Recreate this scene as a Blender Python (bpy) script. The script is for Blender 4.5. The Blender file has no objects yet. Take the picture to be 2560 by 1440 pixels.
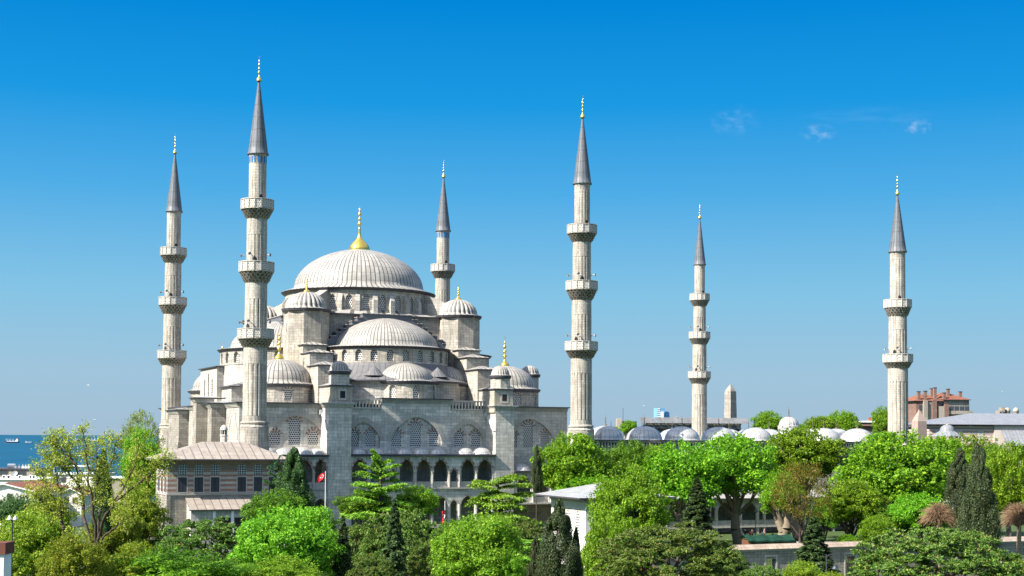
import bpy, math, random
import numpy as np
from math import pi, sin, cos, sqrt, radians, atan2
from mathutils import Vector, Matrix
random.seed(7)
SC = bpy.context.scene
COL = SC.collection

# ------------------------------------------------------------------ camera
F = 3558.0; PITCH = radians(2.04); ROLL = radians(0.39); SHY = 0.097; CZ = 16.0
cam = bpy.data.cameras.new("camera"); cam_ob = bpy.data.objects.new("camera", cam); COL.objects.link(cam_ob)
cam.sensor_width = 36.0; cam.sensor_fit = 'HORIZONTAL'; cam.lens = F / 2560 * 36.0
cam.shift_y = SHY; cam.clip_start = 1.0; cam.clip_end = 400000.0
ROT = Matrix.Rotation(pi / 2 + PITCH, 3, 'X') @ Matrix.Rotation(ROLL, 3, 'Z')
cam_ob.matrix_world = Matrix.Translation((0, 0, CZ)) @ ROT.to_4x4()
SC.camera = cam_ob
CAM = Vector((0, 0, CZ))

# ------------------------------------------------------------------ sky, sun, exposure
SUN_EL = radians(41.0)
SUN_H = Vector((-0.8365, -0.548)); SUN_H.normalize()
SUN_DIR = Vector((SUN_H.x * cos(SUN_EL), SUN_H.y * cos(SUN_EL), sin(SUN_EL)))
world = bpy.data.worlds.new("World"); SC.world = world; world.use_nodes = True
nt = world.node_tree; nt.nodes.clear()
def wn(t, **k):
    n = nt.nodes.new(t)
    for a, b in k.items(): setattr(n, a, b)
    return n
out = wn('ShaderNodeOutputWorld'); mixs = wn('ShaderNodeMixShader')
bg1 = wn('ShaderNodeBackground'); bg2 = wn('ShaderNodeBackground')
sky = wn('ShaderNodeTexSky'); sky.sky_type = 'NISHITA'; sky.sun_disc = False
sky.sun_elevation = SUN_EL; sky.sun_rotation = atan2(SUN_H.x, SUN_H.y); sky.altitude = 50; sky.dust_density = 0.6; sky.ozone_density = 2.0
bg1.inputs['Strength'].default_value = 0.16
tc = wn('ShaderNodeTexCoord'); sep = wn('ShaderNodeSeparateXYZ'); ramp = wn('ShaderNodeValToRGB'); mr = wn('ShaderNodeMapRange')
nt.links.new(tc.outputs['Generated'], sep.inputs[0])
mr.inputs['From Min'].default_value = -0.02; mr.inputs['From Max'].default_value = 0.38
nt.links.new(sep.outputs['Z'], mr.inputs['Value']); nt.links.new(mr.outputs[0], ramp.inputs[0])
def lin(c): return tuple((x / 12.92 if x <= 0.04045 else ((x + 0.055) / 1.055) ** 2.4) for x in [v / 255 for v in c]) + (1,)
SKY = [(0.0, (166, 190, 208)), (0.05, (166, 191, 212)), (0.16, (160, 197, 220)), (0.30, (132, 196, 230)), (0.47, (80, 174, 231)),
       (0.62, (28, 154, 227)), (0.80, (0, 134, 217)), (1.0, (0, 112, 200))]
el = ramp.color_ramp.elements
el[0].position = SKY[0][0]; el[0].color = lin(SKY[0][1]); el[1].position = 1.0; el[1].color = lin(SKY[-1][1])
for p_, c_ in SKY[1:-1]:
    e_ = el.new(p_); e_.color = lin(c_)
nt.links.new(ramp.outputs[0], bg2.inputs['Color']); bg2.inputs['Strength'].default_value = 0.405
mr2 = wn('ShaderNodeMapRange'); mr2.interpolation_type = 'SMOOTHSTEP'
mr2.inputs['From Min'].default_value = 0.36; mr2.inputs['From Max'].default_value = 0.62
nt.links.new(sep.outputs['Z'], mr2.inputs['Value'])
hsv = wn('ShaderNodeHueSaturation'); hsv.inputs['Saturation'].default_value = 0.62; nt.links.new(sky.outputs[0], hsv.inputs['Color']); nt.links.new(hsv.outputs[0], bg1.inputs['Color'])
nt.links.new(mr2.outputs[0], mixs.inputs[0]); nt.links.new(bg2.outputs[0], mixs.inputs[1]); nt.links.new(bg1.outputs[0], mixs.inputs[2])
nt.links.new(mixs.outputs[0], out.inputs[0])

sun = bpy.data.lights.new("sun", 'SUN'); sun.energy = 5.0; sun.angle = radians(0.53); sun.color = (1.0, 0.94, 0.86)
sun_ob = bpy.data.objects.new("sun", sun); COL.objects.link(sun_ob)
sun_ob.rotation_euler = SUN_DIR.to_track_quat('Z', 'Y').to_euler(); sun_ob.location = (0, 0, 200)
vs = SC.view_settings; vs.view_transform = 'Standard'; vs.look = 'None'; vs.exposure = 1.3; vs.gamma = 1.0
SC.cycles.max_bounces = 6; SC.cycles.transparent_max_bounces = 8; SC.cycles.volume_bounces = 0
SC.cycles.use_denoising = True

# ------------------------------------------------------------------ measuring helpers (image point of the photo -> point of the place)
def ray(x, y): return ROT @ Vector(((x - 1280) / F, -(y - 720 - SHY * 2560) / F, -1.0))
def atY(x, y, Y):
    d = ray(x, y); return CAM + d * (Y / d.y)
def zat(y, Y, x=1280): return atY(x, y, Y).z
TH = radians(24.6); MB0 = Vector((-41.83, 231.0)); UU = Vector((cos(TH), sin(TH))); VV = Vector((-sin(TH), cos(TH)))
def Wd(u, v, z=0.0): return Vector((MB0.x + UU.x * u + VV.x * v, MB0.y + UU.y * u + VV.y * v, z))
def loc_of(P):
    d = Vector((P.x - MB0.x, P.y - MB0.y)); return Vector((d.dot(UU), d.dot(VV), P.z))

# ------------------------------------------------------------------ materials
def mat(name, col, rough=0.8, metal=0.0, spec=0.3):
    m = bpy.data.materials.new(name); m.use_nodes = True
    b = m.node_tree.nodes['Principled BSDF']
    b.inputs['Base Color'].default_value = (*col, 1); b.inputs['Roughness'].default_value = rough; b.inputs['Metallic'].default_value = metal
    b.inputs['Specular IOR Level'].default_value = spec
    return m
class NT:
    def __init__(s, m): s.m = m; s.t = m.node_tree; s.b = s.t.nodes['Principled BSDF']
    def n(s, t, **k):
        x = s.t.nodes.new(t)
        for a, b in k.items():
            if a in x.inputs: x.inputs[a].default_value = b
            else: setattr(x, a, b)
        return x
    def l(s, a, b): s.t.links.new(a, b)
    def noise(s, scale, vec=None, detail=4, rough=0.6):
        x = s.n('ShaderNodeTexNoise'); x.inputs['Scale'].default_value = scale; x.inputs['Detail'].default_value = detail; x.inputs['Roughness'].default_value = rough
        if vec is not None: s.l(vec, x.inputs['Vector'])
        return x.outputs['Fac']
    def ramp(s, fac, stops):
        r = s.n('ShaderNodeValToRGB'); e = r.color_ramp.elements
        e[0].position, e[0].color = stops[0][0], (*stops[0][1], 1); e[1].position, e[1].color = stops[-1][0], (*stops[-1][1], 1)
        for p, c in stops[1:-1]:
            q = e.new(p); q.color = (*c, 1)
        s.l(fac, r.inputs[0]); return r.outputs[0]
    def mix(s, fac, a, b, mode='MIX'):
        x = s.n('ShaderNodeMix'); x.data_type = 'RGBA'; x.blend_type = mode
        for v, i in ((fac, 0), (a, 6), (b, 7)):
            if hasattr(v, 'links') or isinstance(v, bpy.types.NodeSocket): s.l(v, x.inputs[i])
            else: x.inputs[i].default_value = v if i == 0 else (*v, 1)
        return x.outputs[2]
    def math(s, op, a, b=0.0):
        x = s.n('ShaderNodeMath'); x.operation = op
        for v, i in ((a, 0), (b, 1)):
            if isinstance(v, bpy.types.NodeSocket): s.l(v, x.inputs[i])
            else: x.inputs[i].default_value = v
        return x.outputs[0]
    def uv(s): return s.n('ShaderNodeUVMap').outputs[0]
    def obj(s): return s.n('ShaderNodeTexCoord').outputs['Object']
    def col(s, c): s.l(c, s.b.inputs['Base Color'])
    def bump(s, h, strength=0.3, dist=0.05):
        x = s.n('ShaderNodeBump'); x.inputs['Strength'].default_value = strength; x.inputs['Distance'].default_value = dist
        s.l(h, x.inputs['Height']); s.l(x.outputs[0], s.b.inputs['Normal'])

def stone(name, c1, c2, mortar, bw=1.3, bh=0.5, stain=0.5, bump=0.4, streak=0.0):
    m = mat(name, c1, 0.85, 0, 0.2); k = NT(m)
    uv = k.uv(); ob = k.obj()
    br = k.n('ShaderNodeTexBrick'); br.offset = 0.5; br.inputs['Scale'].default_value = 1.0
    br.inputs['Brick Width'].default_value = bw; br.inputs['Row Height'].default_value = bh; br.inputs['Mortar Size'].default_value = 0.025
    br.inputs['Mortar Smooth'].default_value = 0.3; br.inputs['Bias'].default_value = 0.0
    br.inputs['Color1'].default_value = (*c1, 1); br.inputs['Color2'].default_value = (*c2, 1); br.inputs['Mortar'].default_value = (*mortar, 1)
    k.l(uv, br.inputs['Vector'])
    n1 = k.noise(0.35, ob, 6, 0.65); n2 = k.noise(3.0, ob, 5, 0.7)
    f1 = k.ramp(n1, [(0.35, (0, 0, 0)), (0.68, (1, 1, 1))])
    c = k.mix(k.math('MULTIPLY', f1, stain), br.outputs['Color'], tuple(x * 0.62 for x in c1))
    big_ = k.ramp(k.noise(0.11, ob, 5, 0.6), [(0.42, (0, 0, 0)), (0.66, (1, 1, 1))]); c = k.mix(k.math('MULTIPLY', big_, 0.45 * stain), c, (c1[0] * 0.88, c1[1] * 0.80, c1[2] * 0.66))
    f2 = k.ramp(n2, [(0.3, (0.72, 0.72, 0.72)), (0.75, (1.18, 1.16, 1.12))])
    c = k.mix(0.8, c, f2, 'MULTIPLY')
    b2 = k.n('ShaderNodeTexBrick'); b2.offset = 0.37; b2.inputs['Scale'].default_value = 1.0; b2.inputs['Brick Width'].default_value = bw * 2.7; b2.inputs['Row Height'].default_value = bh * 2.0; b2.inputs['Mortar Size'].default_value = 0.0
    for nn, vv in (('Color1', 1.16), ('Color2', 0.78), ('Mortar', 1.0)): b2.inputs[nn].default_value = (vv, vv, vv * 0.99, 1)
    k.l(uv, b2.inputs['Vector']); c = k.mix(0.65, c, b2.outputs['Color'], 'MULTIPLY')
    if streak:
        mp = k.n('ShaderNodeMapping'); mp.inputs['Scale'].default_value = (2.2, 2.2, 0.16); k.l(ob, mp.inputs[0])
        f3 = k.ramp(k.noise(1.6, mp.outputs[0], 5, 0.7), [(0.42, (0, 0, 0)), (0.64, (1, 1, 1))])
        c = k.mix(k.math('MULTIPLY', f3, streak * 0.8), c, (0.10, 0.088, 0.07))
    oi = k.n('ShaderNodeObjectInfo'); hv = k.n('ShaderNodeHueSaturation'); k.l(c, hv.inputs['Color']); k.l(k.math('ADD', k.math('MULTIPLY', oi.outputs['Random'], 0.18), 0.9), hv.inputs['Value'])
    n4 = k.noise(9.0, ob, 4, 0.8); pit = k.ramp(n4, [(0.60, (0, 0, 0)), (0.72, (1, 1, 1))])
    c = k.mix(k.math('MULTIPLY', pit, 0.55 * stain), hv.outputs[0], tuple(x * 0.35 for x in c1)); k.col(c)
    h = k.math('ADD', k.math('MULTIPLY', br.outputs['Fac'], -0.6), n2)
    k.bump(h, bump, 0.06)
    return m
ASH = stone('ashlar_stone', (0.60, 0.57, 0.515), (0.38, 0.37, 0.345), (0.20, 0.195, 0.185), 1.5, 0.55, 0.7, 0.6, 0.5)
FACST = stone('pale_facade_stone', (0.80, 0.77, 0.70), (0.50, 0.49, 0.46), (0.26, 0.255, 0.24), 1.5, 0.55, 0.55, 0.6, 0.45)
TOWST = stone('tower_stone', (0.62, 0.575, 0.50), (0.32, 0.305, 0.28), (0.15, 0.145, 0.135), 1.1, 0.48, 1.0, 0.7, 0.6)
ASH2 = stone('rough_wall_stone', (0.46, 0.43, 0.385), (0.25, 0.24, 0.215), (0.13, 0.12, 0.11), 0.9, 0.42, 0.9, 0.7, 0.55)
MIN = stone('minaret_stone', (0.56, 0.525, 0.465), (0.42, 0.395, 0.35), (0.26, 0.245, 0.22), 0.8, 0.45, 0.7, 0.5, 0.8)
TRIM = stone('trim_stone', (0.56, 0.53, 0.48), (0.48, 0.46, 0.42), (0.33, 0.31, 0.29), 2.2, 0.8, 0.4, 0.2, 0.3)
PINKST = stone('red_sandstone', (0.33, 0.19, 0.155), (0.26, 0.15, 0.12), (0.2, 0.12, 0.1), 0.5, 0.5, 0.3, 0.2)
PLAST = stone('white_plaster', (0.80, 0.78, 0.73), (0.79, 0.77, 0.72), (0.76, 0.74, 0.7), 3, 2, 0.25, 0.1, 0.12)
GRANITE = stone('pink_granite', (0.34, 0.265, 0.23), (0.32, 0.25, 0.22), (0.30, 0.24, 0.21), 9, 9, 0.5, 0.3)
def lead(name, base, dark, row=1.6, seam=0.055, warm=0.0, relief=0.5):
    """standing-seam lead sheet: uv.x counts strips, uv.y is metres down the slope"""
    m = mat(name, base, 0.5, 0.0, 0.35); k = NT(m)
    uv = k.uv(); s = k.n('ShaderNodeSeparateXYZ'); k.l(uv, s.inputs[0])
    fx = k.math('FRACT', s.outputs[0]); d = k.math('ABSOLUTE', k.math('SUBTRACT', fx, 0.5))
    sm = k.math('GREATER_THAN', d, 0.5 - seam)
    fl = k.math('FLOOR', s.outputs[0])
    wn_ = k.n('ShaderNodeTexWhiteNoise'); wn_.noise_dimensions = '1D'; k.l(fl, wn_.inputs['W'])
    yy = k.math('ADD', k.math('DIVIDE', s.outputs[1], row), k.math('MULTIPLY', wn_.outputs['Value'], 0.12))
    fy = k.math('FRACT', yy); jm = k.math('LESS_THAN', fy, 0.05)
    cb = k.n('ShaderNodeCombineXYZ'); k.l(fl, cb.inputs[0]); k.l(k.math('FLOOR', yy), cb.inputs[1])
    wp = k.n('ShaderNodeTexWhiteNoise'); k.l(cb.outputs[0], wp.inputs['Vector'])
    ob = k.obj()
    n1 = k.noise(1.2, ob, 6, 0.7)
    c = k.mix(k.ramp(n1, [(0.35, (0, 0, 0)), (0.7, (1, 1, 1))]), base, tuple(x * 0.72 for x in base))
    c = k.mix(k.math('MULTIPLY', wp.outputs['Value'], 0.28), c, dark)
    mp = k.n('ShaderNodeMapping'); mp.inputs['Scale'].default_value = (1, 0.12, 1); k.l(uv, mp.inputs[0])
    st = k.ramp(k.noise(3.0, mp.outputs[0], 5, 0.75), [(0.45, (0, 0, 0)), (0.75, (1, 1, 1))])
    c = k.mix(k.math('MULTIPLY', st, 0.4), c, dark)
    c = k.mix(k.math('MULTIPLY', jm, 0.6), c, dark)
    c = k.mix(k.math('MULTIPLY', sm, 0.92), c, dark)
    k.col(c); k.bump(k.math('ADD', sm, k.math('MULTIPLY', n1, 0.3)), relief, 0.08)
    return m
LEAD = lead('lead_sheet', (0.43, 0.405, 0.355), (0.065, 0.06, 0.055), 1.6, 0.12)
LEADD = lead('dark_lead_sheet', (0.17, 0.165, 0.165), (0.06, 0.06, 0.065))
LEADS = lead('spire_lead_sheet', (0.155, 0.168, 0.182), (0.035, 0.038, 0.042), 2.1, 0.1)
LEADW = lead('pale_lead_sheet', (0.58, 0.565, 0.53), (0.19, 0.185, 0.18), 2.4, 0.05)
for n_ in (LEADW,):
    n_.node_tree.nodes['Principled BSDF'].inputs['Roughness'].default_value = 0.3; n_.node_tree.nodes['Principled BSDF'].inputs['Metallic'].default_value = 0.3
LEADR = lead('stained_lead_sheet', (0.36, 0.315, 0.265), (0.14, 0.105, 0.08), 1.5, 0.06)
EDGE = mat('roof_edge_lead', (0.05, 0.05, 0.06), 0.6)
GOLD = mat('gilded_copper', (0.80, 0.55, 0.12), 0.28, 0.85)
DARK = mat('dark_interior', (0.02, 0.02, 0.022), 0.9)
DSTEP = mat('slate_grey_lead', (0.10, 0.105, 0.12), 0.6)
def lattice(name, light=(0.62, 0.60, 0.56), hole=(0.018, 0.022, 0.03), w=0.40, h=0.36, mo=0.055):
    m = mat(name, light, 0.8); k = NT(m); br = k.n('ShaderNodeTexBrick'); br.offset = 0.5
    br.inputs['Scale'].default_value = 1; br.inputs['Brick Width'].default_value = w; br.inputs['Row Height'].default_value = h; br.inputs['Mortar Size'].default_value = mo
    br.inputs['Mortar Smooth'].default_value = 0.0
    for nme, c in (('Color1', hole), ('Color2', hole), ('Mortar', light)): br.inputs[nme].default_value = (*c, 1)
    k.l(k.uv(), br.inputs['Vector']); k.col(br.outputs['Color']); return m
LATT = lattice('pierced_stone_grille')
LATB = lattice('pierced_balustrade', (0.58, 0.545, 0.48), (0.05, 0.045, 0.04), 0.26, 0.3, 0.06)
def flat(name, c, rough=0.8, var=0.25, scale=2.0):
    m = mat(name, c, rough); k = NT(m)
    k.col(k.mix(k.ramp(k.noise(scale, k.obj(), 5, 0.7), [(0.3, (0, 0, 0)), (0.75, (1, 1, 1))]), c, tuple(x * (1 - var) for x in c))); return m
BARK = flat('bark', (0.085, 0.062, 0.045), 0.9, 0.5, 1.5)
BARKP = flat('plane_bark', (0.30, 0.24, 0.17), 0.9, 0.6, 1.2)
TWIG = flat('bare_twigs', (0.24, 0.15, 0.085), 0.9, 0.3, 3)
CORBSHADE = stone('shade_and_soot_stone', (0.46, 0.43, 0.385), (0.32, 0.30, 0.265), (0.14, 0.13, 0.12), 0.4, 0.4, 0.9, 0.4, 0.9)  # corbel stone: shadow under the balconies put into the colour, along with soot
ROOFRED = stone('red_roof_tiles', (0.29, 0.12, 0.075), (0.21, 0.085, 0.055), (0.16, 0.06, 0.04), 0.3, 0.4, 0.4, 0.6)
GREY = flat('grey_metal', (0.30, 0.31, 0.32), 0.5)
WHITEP = flat('white_paint', (0.78, 0.78, 0.76), 0.6, 0.12)
BRICK = stone('brown_brick', (0.24, 0.135, 0.105), (0.19, 0.105, 0.085), (0.3, 0.24, 0.2), 0.5, 0.22, 0.5, 0.3)
CONC = stone('weathered_concrete', (0.42, 0.38, 0.32), (0.38, 0.34, 0.29), (0.34, 0.31, 0.27), 4, 3, 0.6, 0.2, 0.4)
GLASS = mat('window_glass', (0.045, 0.055, 0.065), 0.12, 0, 0.6)
BLUEW = flat('blue_cladding', (0.16, 0.36, 0.58), 0.5)

# ------------------------------------------------------------------ mesh builder
class MB:
    def __init__(s): s.v = []; s.f = []; s.uv = []; s.m = []; s.sm = []
    def face(s, pts, mi=0, uv=None, smooth=False):
        b = len(s.v); s.v.extend(tuple(p) for p in pts); s.f.append(tuple(range(b, b + len(pts)))); s.uv.append(uv); s.m.append(mi); s.sm.append(smooth)
    def box(s, x0, x1, y0, y1, z0, z1, mi=0, top=None, bottom=True):
        a, b, c, d = (x0, y0), (x1, y0), (x1, y1), (x0, y1)
        for p, q in ((a, b), (b, c), (c, d), (d, a)): s.face([(*p, z0), (*q, z0), (*q, z1), (*p, z1)], mi)
        s.face([(*a, z1), (*b, z1), (*c, z1), (*d, z1)], mi if top is None else top)
        if bottom: s.face([(*a, z0), (*d, z0), (*c, z0), (*b, z0)], mi)
    def prism(s, poly, z0, z1, mi=0, top=None):
        n = len(poly)
        for i in range(n):
            p, q = poly[i], poly[(i + 1) % n]; s.face([(*p, z0), (*q, z0), (*q, z1), (*p, z1)], mi)
        s.face([(*p, z1) for p in poly], mi if top is None else top); s.face([(*p, z0) for p in reversed(poly)], mi)
    def hip(s, x0, x1, y0, y1, z0, z1, ridge=None, mi=0, edge=None, t=0.18, pitch=1.0):
        """hipped roof: ridge = (ax,ay,bx,by)"""
        if ridge is None: cx, cy = (x0 + x1) / 2, (y0 + y1) / 2; ridge = (cx, cy, cx, cy)
        A = (ridge[0], ridge[1], z1); Bq = (ridge[2], ridge[3], z1); c = [(x0, y0, z0), (x1, y0, z0), (x1, y1, z0), (x0, y1, z0)]
        def tri(pts, ax, ay, d):
            uv = [(((p[0] - x0) if ax else (p[1] - y0)) * pitch, abs((p[1] - d) if ax else (p[0] - d)) * 1.15) for p in pts]
            s.face(pts, mi, uv)
        tri([c[0], c[1], Bq, A] if A != Bq else [c[0], c[1], A], 1, 0, y0); tri([c[1], c[2], Bq], 0, 1, x1)
        tri([c[2], c[3], A, Bq] if A != Bq else [c[2], c[3], A], 1, 0, y1); tri([c[3], c[0], A], 0, 1, x0)
        s.box(x0, x1, y0, y1, z0 - t, z0 - 0.003, mi if edge is None else edge)
    def revolve(s, prof, n=24, cx=0, cy=0, a0=0.0, a1=2 * pi, mi=0, strips=None, smooth=True, mod=None):
        full = abs(a1 - a0 - 2 * pi) < 1e-6
        b = len(s.v); m = n if full else n + 1
        L = [0.0]
        for i in range(1, len(prof)): L.append(L[-1] + sqrt((prof[i][0] - prof[i - 1][0]) ** 2 + (prof[i][1] - prof[i - 1][1]) ** 2))
        R = max(p[0] for p in prof); st = strips if strips else R * (a1 - a0)
        for (r, z) in prof:
            for j in range(m):
                a = a0 + (a1 - a0) * j / n; rr = r * (mod(a, z) if mod else 1.0)
                s.v.append((cx + rr * cos(a), cy + rr * sin(a), z))
        for i in range(len(prof) - 1):
            for j in range(n):
                j2 = (j + 1) % m
                u0, u1 = st * j / n, st * (j + 1) / n
                s.f.append((b + i * m + j, b + i * m + j2, b + (i + 1) * m + j2, b + (i + 1) * m + j))
                s.uv.append([(u0, L[i]), (u1, L[i]), (u1, L[i + 1]), (u0, L[i + 1])]); s.m.append(mi); s.sm.append(smooth)
    def tube(s, p, q, r0, r1=None, n=6, mi=0, smooth=True, cap=False):
        p = Vector(p); q = Vector(q); r1 = r0 if r1 is None else r1
        d = (q - p)
        if d.length < 1e-6: return
        d.normalize(); a = d.orthogonal().normalized(); c = d.cross(a); b = len(s.v)
        for (o, r) in ((p, r0), (q, r1)):
            for j in range(n):
                w = o + a * (r * cos(2 * pi * j / n)) + c * (r * sin(2 * pi * j / n)); s.v.append(tuple(w))
        for j in range(n):
            k = (j + 1) % n
            s.f.append((b + j, b + k, b + n + k, b + n + j)); s.uv.append(None); s.m.append(mi); s.sm.append(smooth)
        if cap:
            for o in (0, n): s.f.append(tuple(range(b + o, b + o + n))); s.uv.append(None); s.m.append(mi); s.sm.append(False)
    def bay(s, Fm, s0, s1, z0, z1, cx, w, zb, zs, za, depth, mi=0, n=7, reveal=True, rmi=None):
        """wall panel with an arched opening; returns the outline (s,z)"""
        l, r = cx - w / 2, cx + w / 2; arch = []
        for i in range(2 * n + 1):
            x = -cos(pi * i / (2 * n)); arch.append((cx + x * w / 2, zs + (za - zs) * max(0.0, 1 - abs(x) ** 1.55) ** 0.62))
        q = lambda a, b, c, d: s.face([Fm(*a, 0), Fm(*b, 0), Fm(*c, 0), Fm(*d, 0)], mi, [a, b, c, d])
        if l - s0 > 1e-4: q((s0, z0), (l, z0), (l, z1), (s0, z1))
        if s1 - r > 1e-4: q((r, z0), (s1, z0), (s1, z1), (r, z1))
        if zb - z0 > 1e-4: q((l, z0), (r, z0), (r, zb), (l, zb))
        for i in range(2 * n): q(arch[i], arch[i + 1], (arch[i + 1][0], z1), (arch[i][0], z1))
        outl = [(l, zb)] + arch + [(r, zb)]
        if reveal:
            ring = outl + [outl[0]]
            for i in range(len(ring) - 1):
                a, b = ring[i], ring[i + 1]
                s.face([Fm(*a, 0), Fm(*b, 0), Fm(*b, depth), Fm(*a, depth)], mi if rmi is None else rmi)
        return outl
    def panel(s, Fm, outl, depth, mi=0):
        s.face([Fm(*p, depth) for p in outl], mi, [tuple(p) for p in outl])
    def vouss(s, Fm, cx, w, zs, za, wid, mi=(0, 1), n=13, proud=-0.03):
        def pt(x, k): return (cx + x * (w / 2 + k), zs + (za - zs + k * 1.1) * max(0.0, 1 - abs(x) ** 1.55) ** 0.62)
        for i in range(n):
            xa, xb = -cos(pi * i / n), -cos(pi * (i + 1) / n)
            P = [pt(xa, 0.02), pt(xb, 0.02), pt(xb, wid), pt(xa, wid)]
            s.face([Fm(*p, proud) for p in P], mi[i % 2], P)
    def build(s, name, mats, parent=None, loc=None):
        me = bpy.data.meshes.new(name); me.from_pydata(s.v, [], s.f)
        ul = me.uv_layers.new(name='UVMap'); arr = np.zeros((len(me.loops), 2), np.float32); k = 0
        for f, uv in zip(s.f, s.uv):
            if uv is None:
                P = [Vector(s.v[i]) for i in f]; nrm = Vector((0, 0, 0))
                for i in range(len(P)):
                    a, b = P[i], P[(i + 1) % len(P)]; nrm += a.cross(b)
                if nrm.length > 0: nrm.normalize()
                if abs(nrm.z) > 0.9: uv = [(p.x, p.y) for p in P]
                else:
                    t = Vector((-nrm.y, nrm.x, 0)).normalized(); up = nrm.cross(t)
                    uv = [(p.dot(t), p.dot(up)) for p in P]
            for c in uv: arr[k] = c; k += 1
        ul.data.foreach_set('uv', arr.ravel())
        if not isinstance(mats, (list, tuple)): mats = [mats]
        for m in mats: me.materials.append(m)
        me.polygons.foreach_set('material_index', s.m); me.polygons.foreach_set('use_smooth', s.sm); me.update()
        o = bpy.data.objects.new(name, me); COL.objects.link(o)
        if parent is not None: o.parent = parent
        if loc is not None: o.location = loc
        return o
def tag(o, label=None, cat=None, group=None, kind=None):
    if label: o['label'] = label
    if cat: o['category'] = cat
    if group: o['group'] = group
    if kind: o['kind'] = kind
    return o
def thing(name, label, cat, loc=(0, 0, 0), rz=0.0, group=None):
    o = bpy.data.objects.new(name, None); COL.objects.link(o); o.location = loc; o.rotation_euler = (0, 0, rz); o.empty_display_size = 0.5
    return tag(o, label, cat, group)
def copy_tree(o, parent=None):
    c = o.copy(); COL.objects.link(c); c.parent = parent
    for ch in list(o.children): copy_tree(ch, c)
    return c
# ------------------------------------------------------------------ setting: ground and sea
def ground_z(x, y):
    z = -1.5
    t = min(1, max(0, (185 - y + 0.45 * x) / 14.0)); z -= 2.6 * t * t * (3 - 2 * t)
    t = min(1, max(0, (-62 - x) / 70)); z -= 7.0 * t * t * (3 - 2 * t) * min(1, max(0, (y - 150) / 80))
    t = min(1, max(0, (y - 480) / 330)); w = min(1, max(0, (160 - x) / 200)); z -= 34 * t * t * (3 - 2 * t) * w
    t = min(1, max(0, (y - 1500) / 500)); z -= 40 * t
    return z
def make_ground():
    xs = np.concatenate([np.linspace(-1500, -200, 14), np.linspace(-180, 180, 46), np.linspace(200, 2200, 21)])
    ys = np.concatenate([np.linspace(-60, 300, 46), np.linspace(315, 900, 40), np.linspace(950, 2100, 12)])
    nx, ny = len(xs), len(ys)
    v = [(x, y, ground_z(x, y)) for y in ys for x in xs]
    f = [(j * nx + i, j * nx + i + 1, (j + 1) * nx + i + 1, (j + 1) * nx + i) for j in range(ny - 1) for i in range(nx - 1)]
    me = bpy.data.meshes.new('ground'); me.from_pydata(v, [], f); me.polygons.foreach_set('use_smooth', [True] * len(f))
    m = mat('park_ground', (0.08, 0.11, 0.03), 0.95); k = NT(m)
    c = k.ramp(k.noise(0.06, k.obj(), 6, 0.7), [(0.3, (0.03, 0.065, 0.012)), (0.6, (0.05, 0.075, 0.018)), (0.8, (0.09, 0.075, 0.045))]); k.col(c)
    me.materials.append(m); o = bpy.data.objects.new('ground', me); COL.objects.link(o); tag(o, kind='structure')
make_ground()
def make_sea():
    mb = MB(); mb.face([(-150000, 640, -30), (150000, 640, -30), (150000, 300000, -30), (-150000, 300000, -30)])
    m = mat('sea_water', (0.002, 0.06, 0.108), 0.55, 0, 0.12); k = NT(m)
    mp = k.n('ShaderNodeMapping'); mp.inputs['Scale'].default_value = (0.006, 0.0015, 1); k.l(k.obj(), mp.inputs[0])
    c = k.ramp(k.noise(1.0, mp.outputs[0], 8, 0.7), [(0.35, (0.0012, 0.048, 0.09)), (0.65, (0.0025, 0.066, 0.122))]); k.col(c)
    o = mb.build('sea', m); tag(o, kind='structure')
make_sea()

# ------------------------------------------------------------------ finials
def finial_prof(h, r, bell=True):
    P = [(1.0, 0), (1.05, .03), (0.95, .09), (0.62, .15), (0.30, .21), (0.20, .26), (0.19, .33), (0.42, .36), (0.50, .385), (0.42, .41), (0.16, .44), (0.15, .50), (0.36, .525), (0.43, .55), (0.36, .575),
         (0.13, .60), (0.12, .65), (0.34, .69), (0.40, .72), (0.28, .76), (0.10, .82), (0.20, .85), (0.22, .87), (0.12, .90), (0.04, .93), (0.0, 1.0)]
    return [(a * r, b * h) for a, b in P]
def finial(parent, x, y, z, h, r, n=12, m=GOLD):
    mb = MB(); mb.revolve(finial_prof(h, r), n, x, y); 
    mb.v = [(a, b, c + z) for a, b, c in mb.v]
    # crescent
    for i in range(8):
        a, b = radians(-50 + i * 35), radians(-50 + (i + 1) * 35); q = h * 0.035
        mb.tube((x + q * sin(a), y, z + h * 1.02 + q - q * cos(a)), (x + q * sin(b), y, z + h * 1.02 + q - q * cos(b)), h * 0.008, h * 0.008, 4)
    return mb.build('finial', m, parent)

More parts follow.
